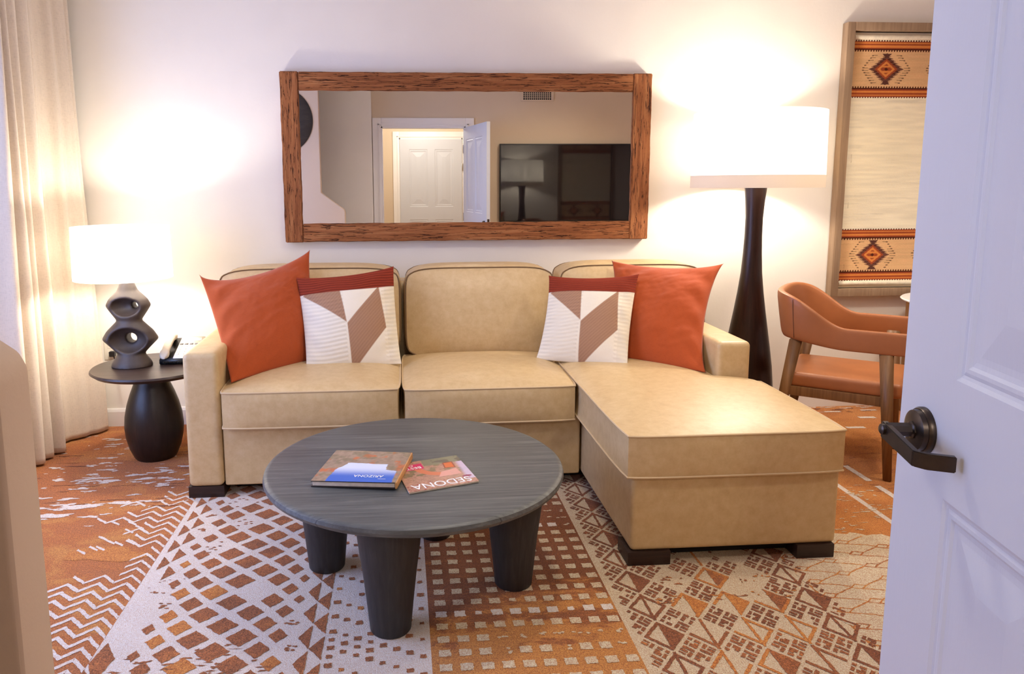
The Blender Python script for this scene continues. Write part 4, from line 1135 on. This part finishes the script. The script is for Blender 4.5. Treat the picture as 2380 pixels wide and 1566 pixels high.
# wrap-around back and arms: a swept band
path = catmull([(0.285, -0.268), (0.15, -0.272), (-0.02, -0.270), (-0.155, -0.258), (-0.230, -0.212), (-0.262, -0.10), (-0.262, 0.10), (-0.230, 0.212), (-0.155, 0.258), (-0.02, 0.270), (0.15, 0.272), (0.285, 0.268)], 8)
N = len(path); rings = []
g = bmesh.new()
for i, p in enumerate(path):
    t = path[min(N-1, i+1)]-path[max(0, i-1)]; t = t/np.hypot(*t); nrm = np.array([-t[1], t[0]])
    back = float(smoothstep(0.02, -0.27, p[0])) if False else float(np.clip((0.04-p[0])/0.30, 0, 1)); back = back*back*(3-2*back)
    zb = 0.610+0.030*back; zt = 0.718+0.155*back; th = 0.030+0.012*back; lean = 0.034*back
    ring = []
    for k in range(16):
        aa = 2*PI*k/16; cx = math.copysign(abs(math.cos(aa))**0.45, math.cos(aa)); cz = math.copysign(abs(math.sin(aa))**0.45, math.sin(aa))
        z = (zb+zt)/2+cz*(zt-zb)/2; rel = (z-zb)/(zt-zb)
        q = p+nrm*cx*th/2+nrm*lean*rel
        ring.append(g.verts.new((q[0], q[1], z)))
    rings.append(ring)
for r0, r1 in zip(rings, rings[1:]):
    for k in range(16): g.faces.new((r0[k], r0[(k+1) % 16], r1[(k+1) % 16], r1[k]))
for r0 in (rings[0], rings[-1]): g.faces.new(r0)
bmesh.ops.recalc_face_normals(g, faces=g.faces)
b = MB(); b._add(g); b.build('backrest', M_cognac, ch, angle=1.0)
M_stitch = plain('dark_stitching', L(92, 52, 32), 0.7)
for sgn in (-1, 1):
    b = MB()
    i = min(range(N), key=lambda k: abs(path[k][0]+0.190)+(0 if path[k][1]*sgn > 0 else 9))
    pv = rings  # seam line down the outside of the band
    p = path[i]; t = path[i+1]-path[i-1]; t = t/np.hypot(*t); nrm = np.array([-t[1], t[0]])
    back = float(np.clip((0.04-p[0])/0.30, 0, 1)); back = back*back*(3-2*back); th = 0.030+0.012*back
    for d_ in (1,):
        q0 = p+nrm*(th/2+0.0005); q1 = p+nrm*(th/2+0.0005+0.034*back)
        b.tube([(q0[0], q0[1], 0.65), (q1[0], q1[1], 0.60+0.110+0.155*back)], 0.0016, 6)
    b.build('seam', M_stitch, ch)

TX, TY = 3.288, -0.455
dt = empty('dining_table', (TX, TY, 0), 'round white-topped dining table behind the open door', 'table')
b = MB(); b.lathe([(0.0, 0.712), (0.31, 0.712), (0.383, 0.726), (0.389, 0.733), (0.383, 0.738), (0.0, 0.738)], 80, cap=False); b.build('table_top', M_white, dt)
for x, y in ((-0.178, 0.31), (0.178, 0.31), (-0.10, -0.25), (0.178, -0.25)):
    b = MB(); b.box(x-0.025, x+0.025, y-0.02, y+0.02, 0, 0.712, 0.004); b.build('leg', M_chairwood, dt)

# ------------------------------------------------------------------ curtain at the left
path = catmull([(-1.775, -0.045), (-1.738, -0.085), (-1.735, -0.135), (-1.790, -0.200), (-1.862, -0.280), (-1.905, -0.350), (-1.880, -0.400), (-1.818, -0.440), (-1.822, -0.468), (-1.892, -0.490), (-1.880, -0.515), (-1.832, -0.535), (-1.835, -0.558), (-1.890, -0.580), (-1.880, -0.600), (-1.838, -0.618), (-1.842, -0.640), (-1.900, -0.658), (-1.888, -0.676), (-1.846, -0.690), (-1.850, -0.712), (-1.905, -0.728), (-1.990, -0.745), (-2.030, -0.775), (-2.020, -0.81)], 10)
zs = np.linspace(0.012, 2.62, 90)
m_ = len(path); tt = np.linspace(0, 1, m_)
PP = np.zeros((m_, len(zs), 3))
cx0 = -1.868
for j, z in enumerate(zs):
    k = z/2.62
    amp = 1.0-0.25*k
    sh = 0.010*np.sin(tt*21+z*1.3)+0.008*np.sin(tt*47-z*2.1)
    yv = path[:, 1]+0.006*np.sin(tt*33+z*1.9)
    yv = np.where(True, yv*(1-0.06*k*tt), yv)
    PP[:, j, 0] = cx0+(path[:, 0]-cx0)*amp+sh*(0.4+0.6*(1-k)*(tt > 0.04))*(tt < 0.90)
    PP[:, j, 1] = np.minimum(yv, -0.03)
    wv = np.exp(-((tt-0.14)/0.075)**2)*(0.014*np.sin(tt*150+0.8*np.sin(z*1.7))+0.006*np.sin(tt*260-z*1.1))*(0.35+0.65*min(1, z/1.2))
    PP[:, j, 0] += wv*0.8; PP[:, j, 1] -= wv*0.55
    PP[:, j, 2] = z
PP[..., 0] += 1.868; PP[..., 1] += 0.40
me = grid_mesh('curtain_panel', PP)
cur = link('curtain', me, M_drape); cur.location = (-1.868, -0.40, 0)
sm_ = cur.modifiers.new('thickness', 'SOLIDIFY'); sm_.thickness = 0.003
tag(cur, 'oatmeal linen curtain gathered in deep folds in the left corner', 'curtain')

# ------------------------------------------------------------------ what the mirror shows: television, vent, wall disc
tv = empty('television', (1.88, FY, 0.985), 'large black flat television on the wall, seen in the mirror', 'television')
MB().box(-0.765, 0.765, 0.012, 0.052, 0.0, 0.872, 0.004, 2).build('bezel', M_blackplastic, tv)
MB().box(-0.752, 0.752, 0.0515, 0.0535, 0.014, 0.860).build('screen', M_screen, tv, sm=False)
MB().box(-0.2, 0.2, 0.001, 0.014, 0.3, 0.6).build('wall_bracket', M_blackplastic, tv, sm=False)
vt = empty('air_vent', (1.541, FY, 2.325), 'small white wall air vent with a dark grid, seen at the top of the mirror', 'vent')
b = MB()
for x0, x1, z0, z1 in ((-0.185, -0.158, 0, 0.16), (0.158, 0.185, 0, 0.16), (-0.158, 0.158, 0, 0.016), (-0.158, 0.158, 0.144, 0.16)): b.box(x0, x1, 0.001, 0.010, z0, z1)
for k in range(1, 14): b.box(-0.158+0.0226*k-0.0035, -0.158+0.0226*k+0.0035, 0.003, 0.008, 0.016, 0.144)
for k in range(1, 6): b.box(-0.158, 0.158, 0.003, 0.008, 0.016+0.0213*k-0.0035, 0.016+0.0213*k+0.0035)
b.build('grille', M_tan, vt, sm=False)
MB().box(-0.158, 0.158, 0.0005, 0.002, 0.016, 0.144).build('duct', M_black, vt, sm=False)
ds = MB(); ds.lathe([(0.0, 0.052), (0.10, 0.050), (0.22, 0.038), (0.315, 0.012), (0.328, 0.004), (0.320, 0.0), (0.0, 0.0)], 64, Matrix.Rotation(-PI/2, 4, 'X'), cap=False)
disc = ds.build('wall_disc', wood('dark_carved_wood', L(40, 34, 30), L(58, 50, 44), L(76, 66, 58), 'X', 0.6, 40)); disc.location = (-1.176, -3.316, 2.041)
tag(disc, 'round dark carved wall disc at the left edge of the mirror', 'wall decor')
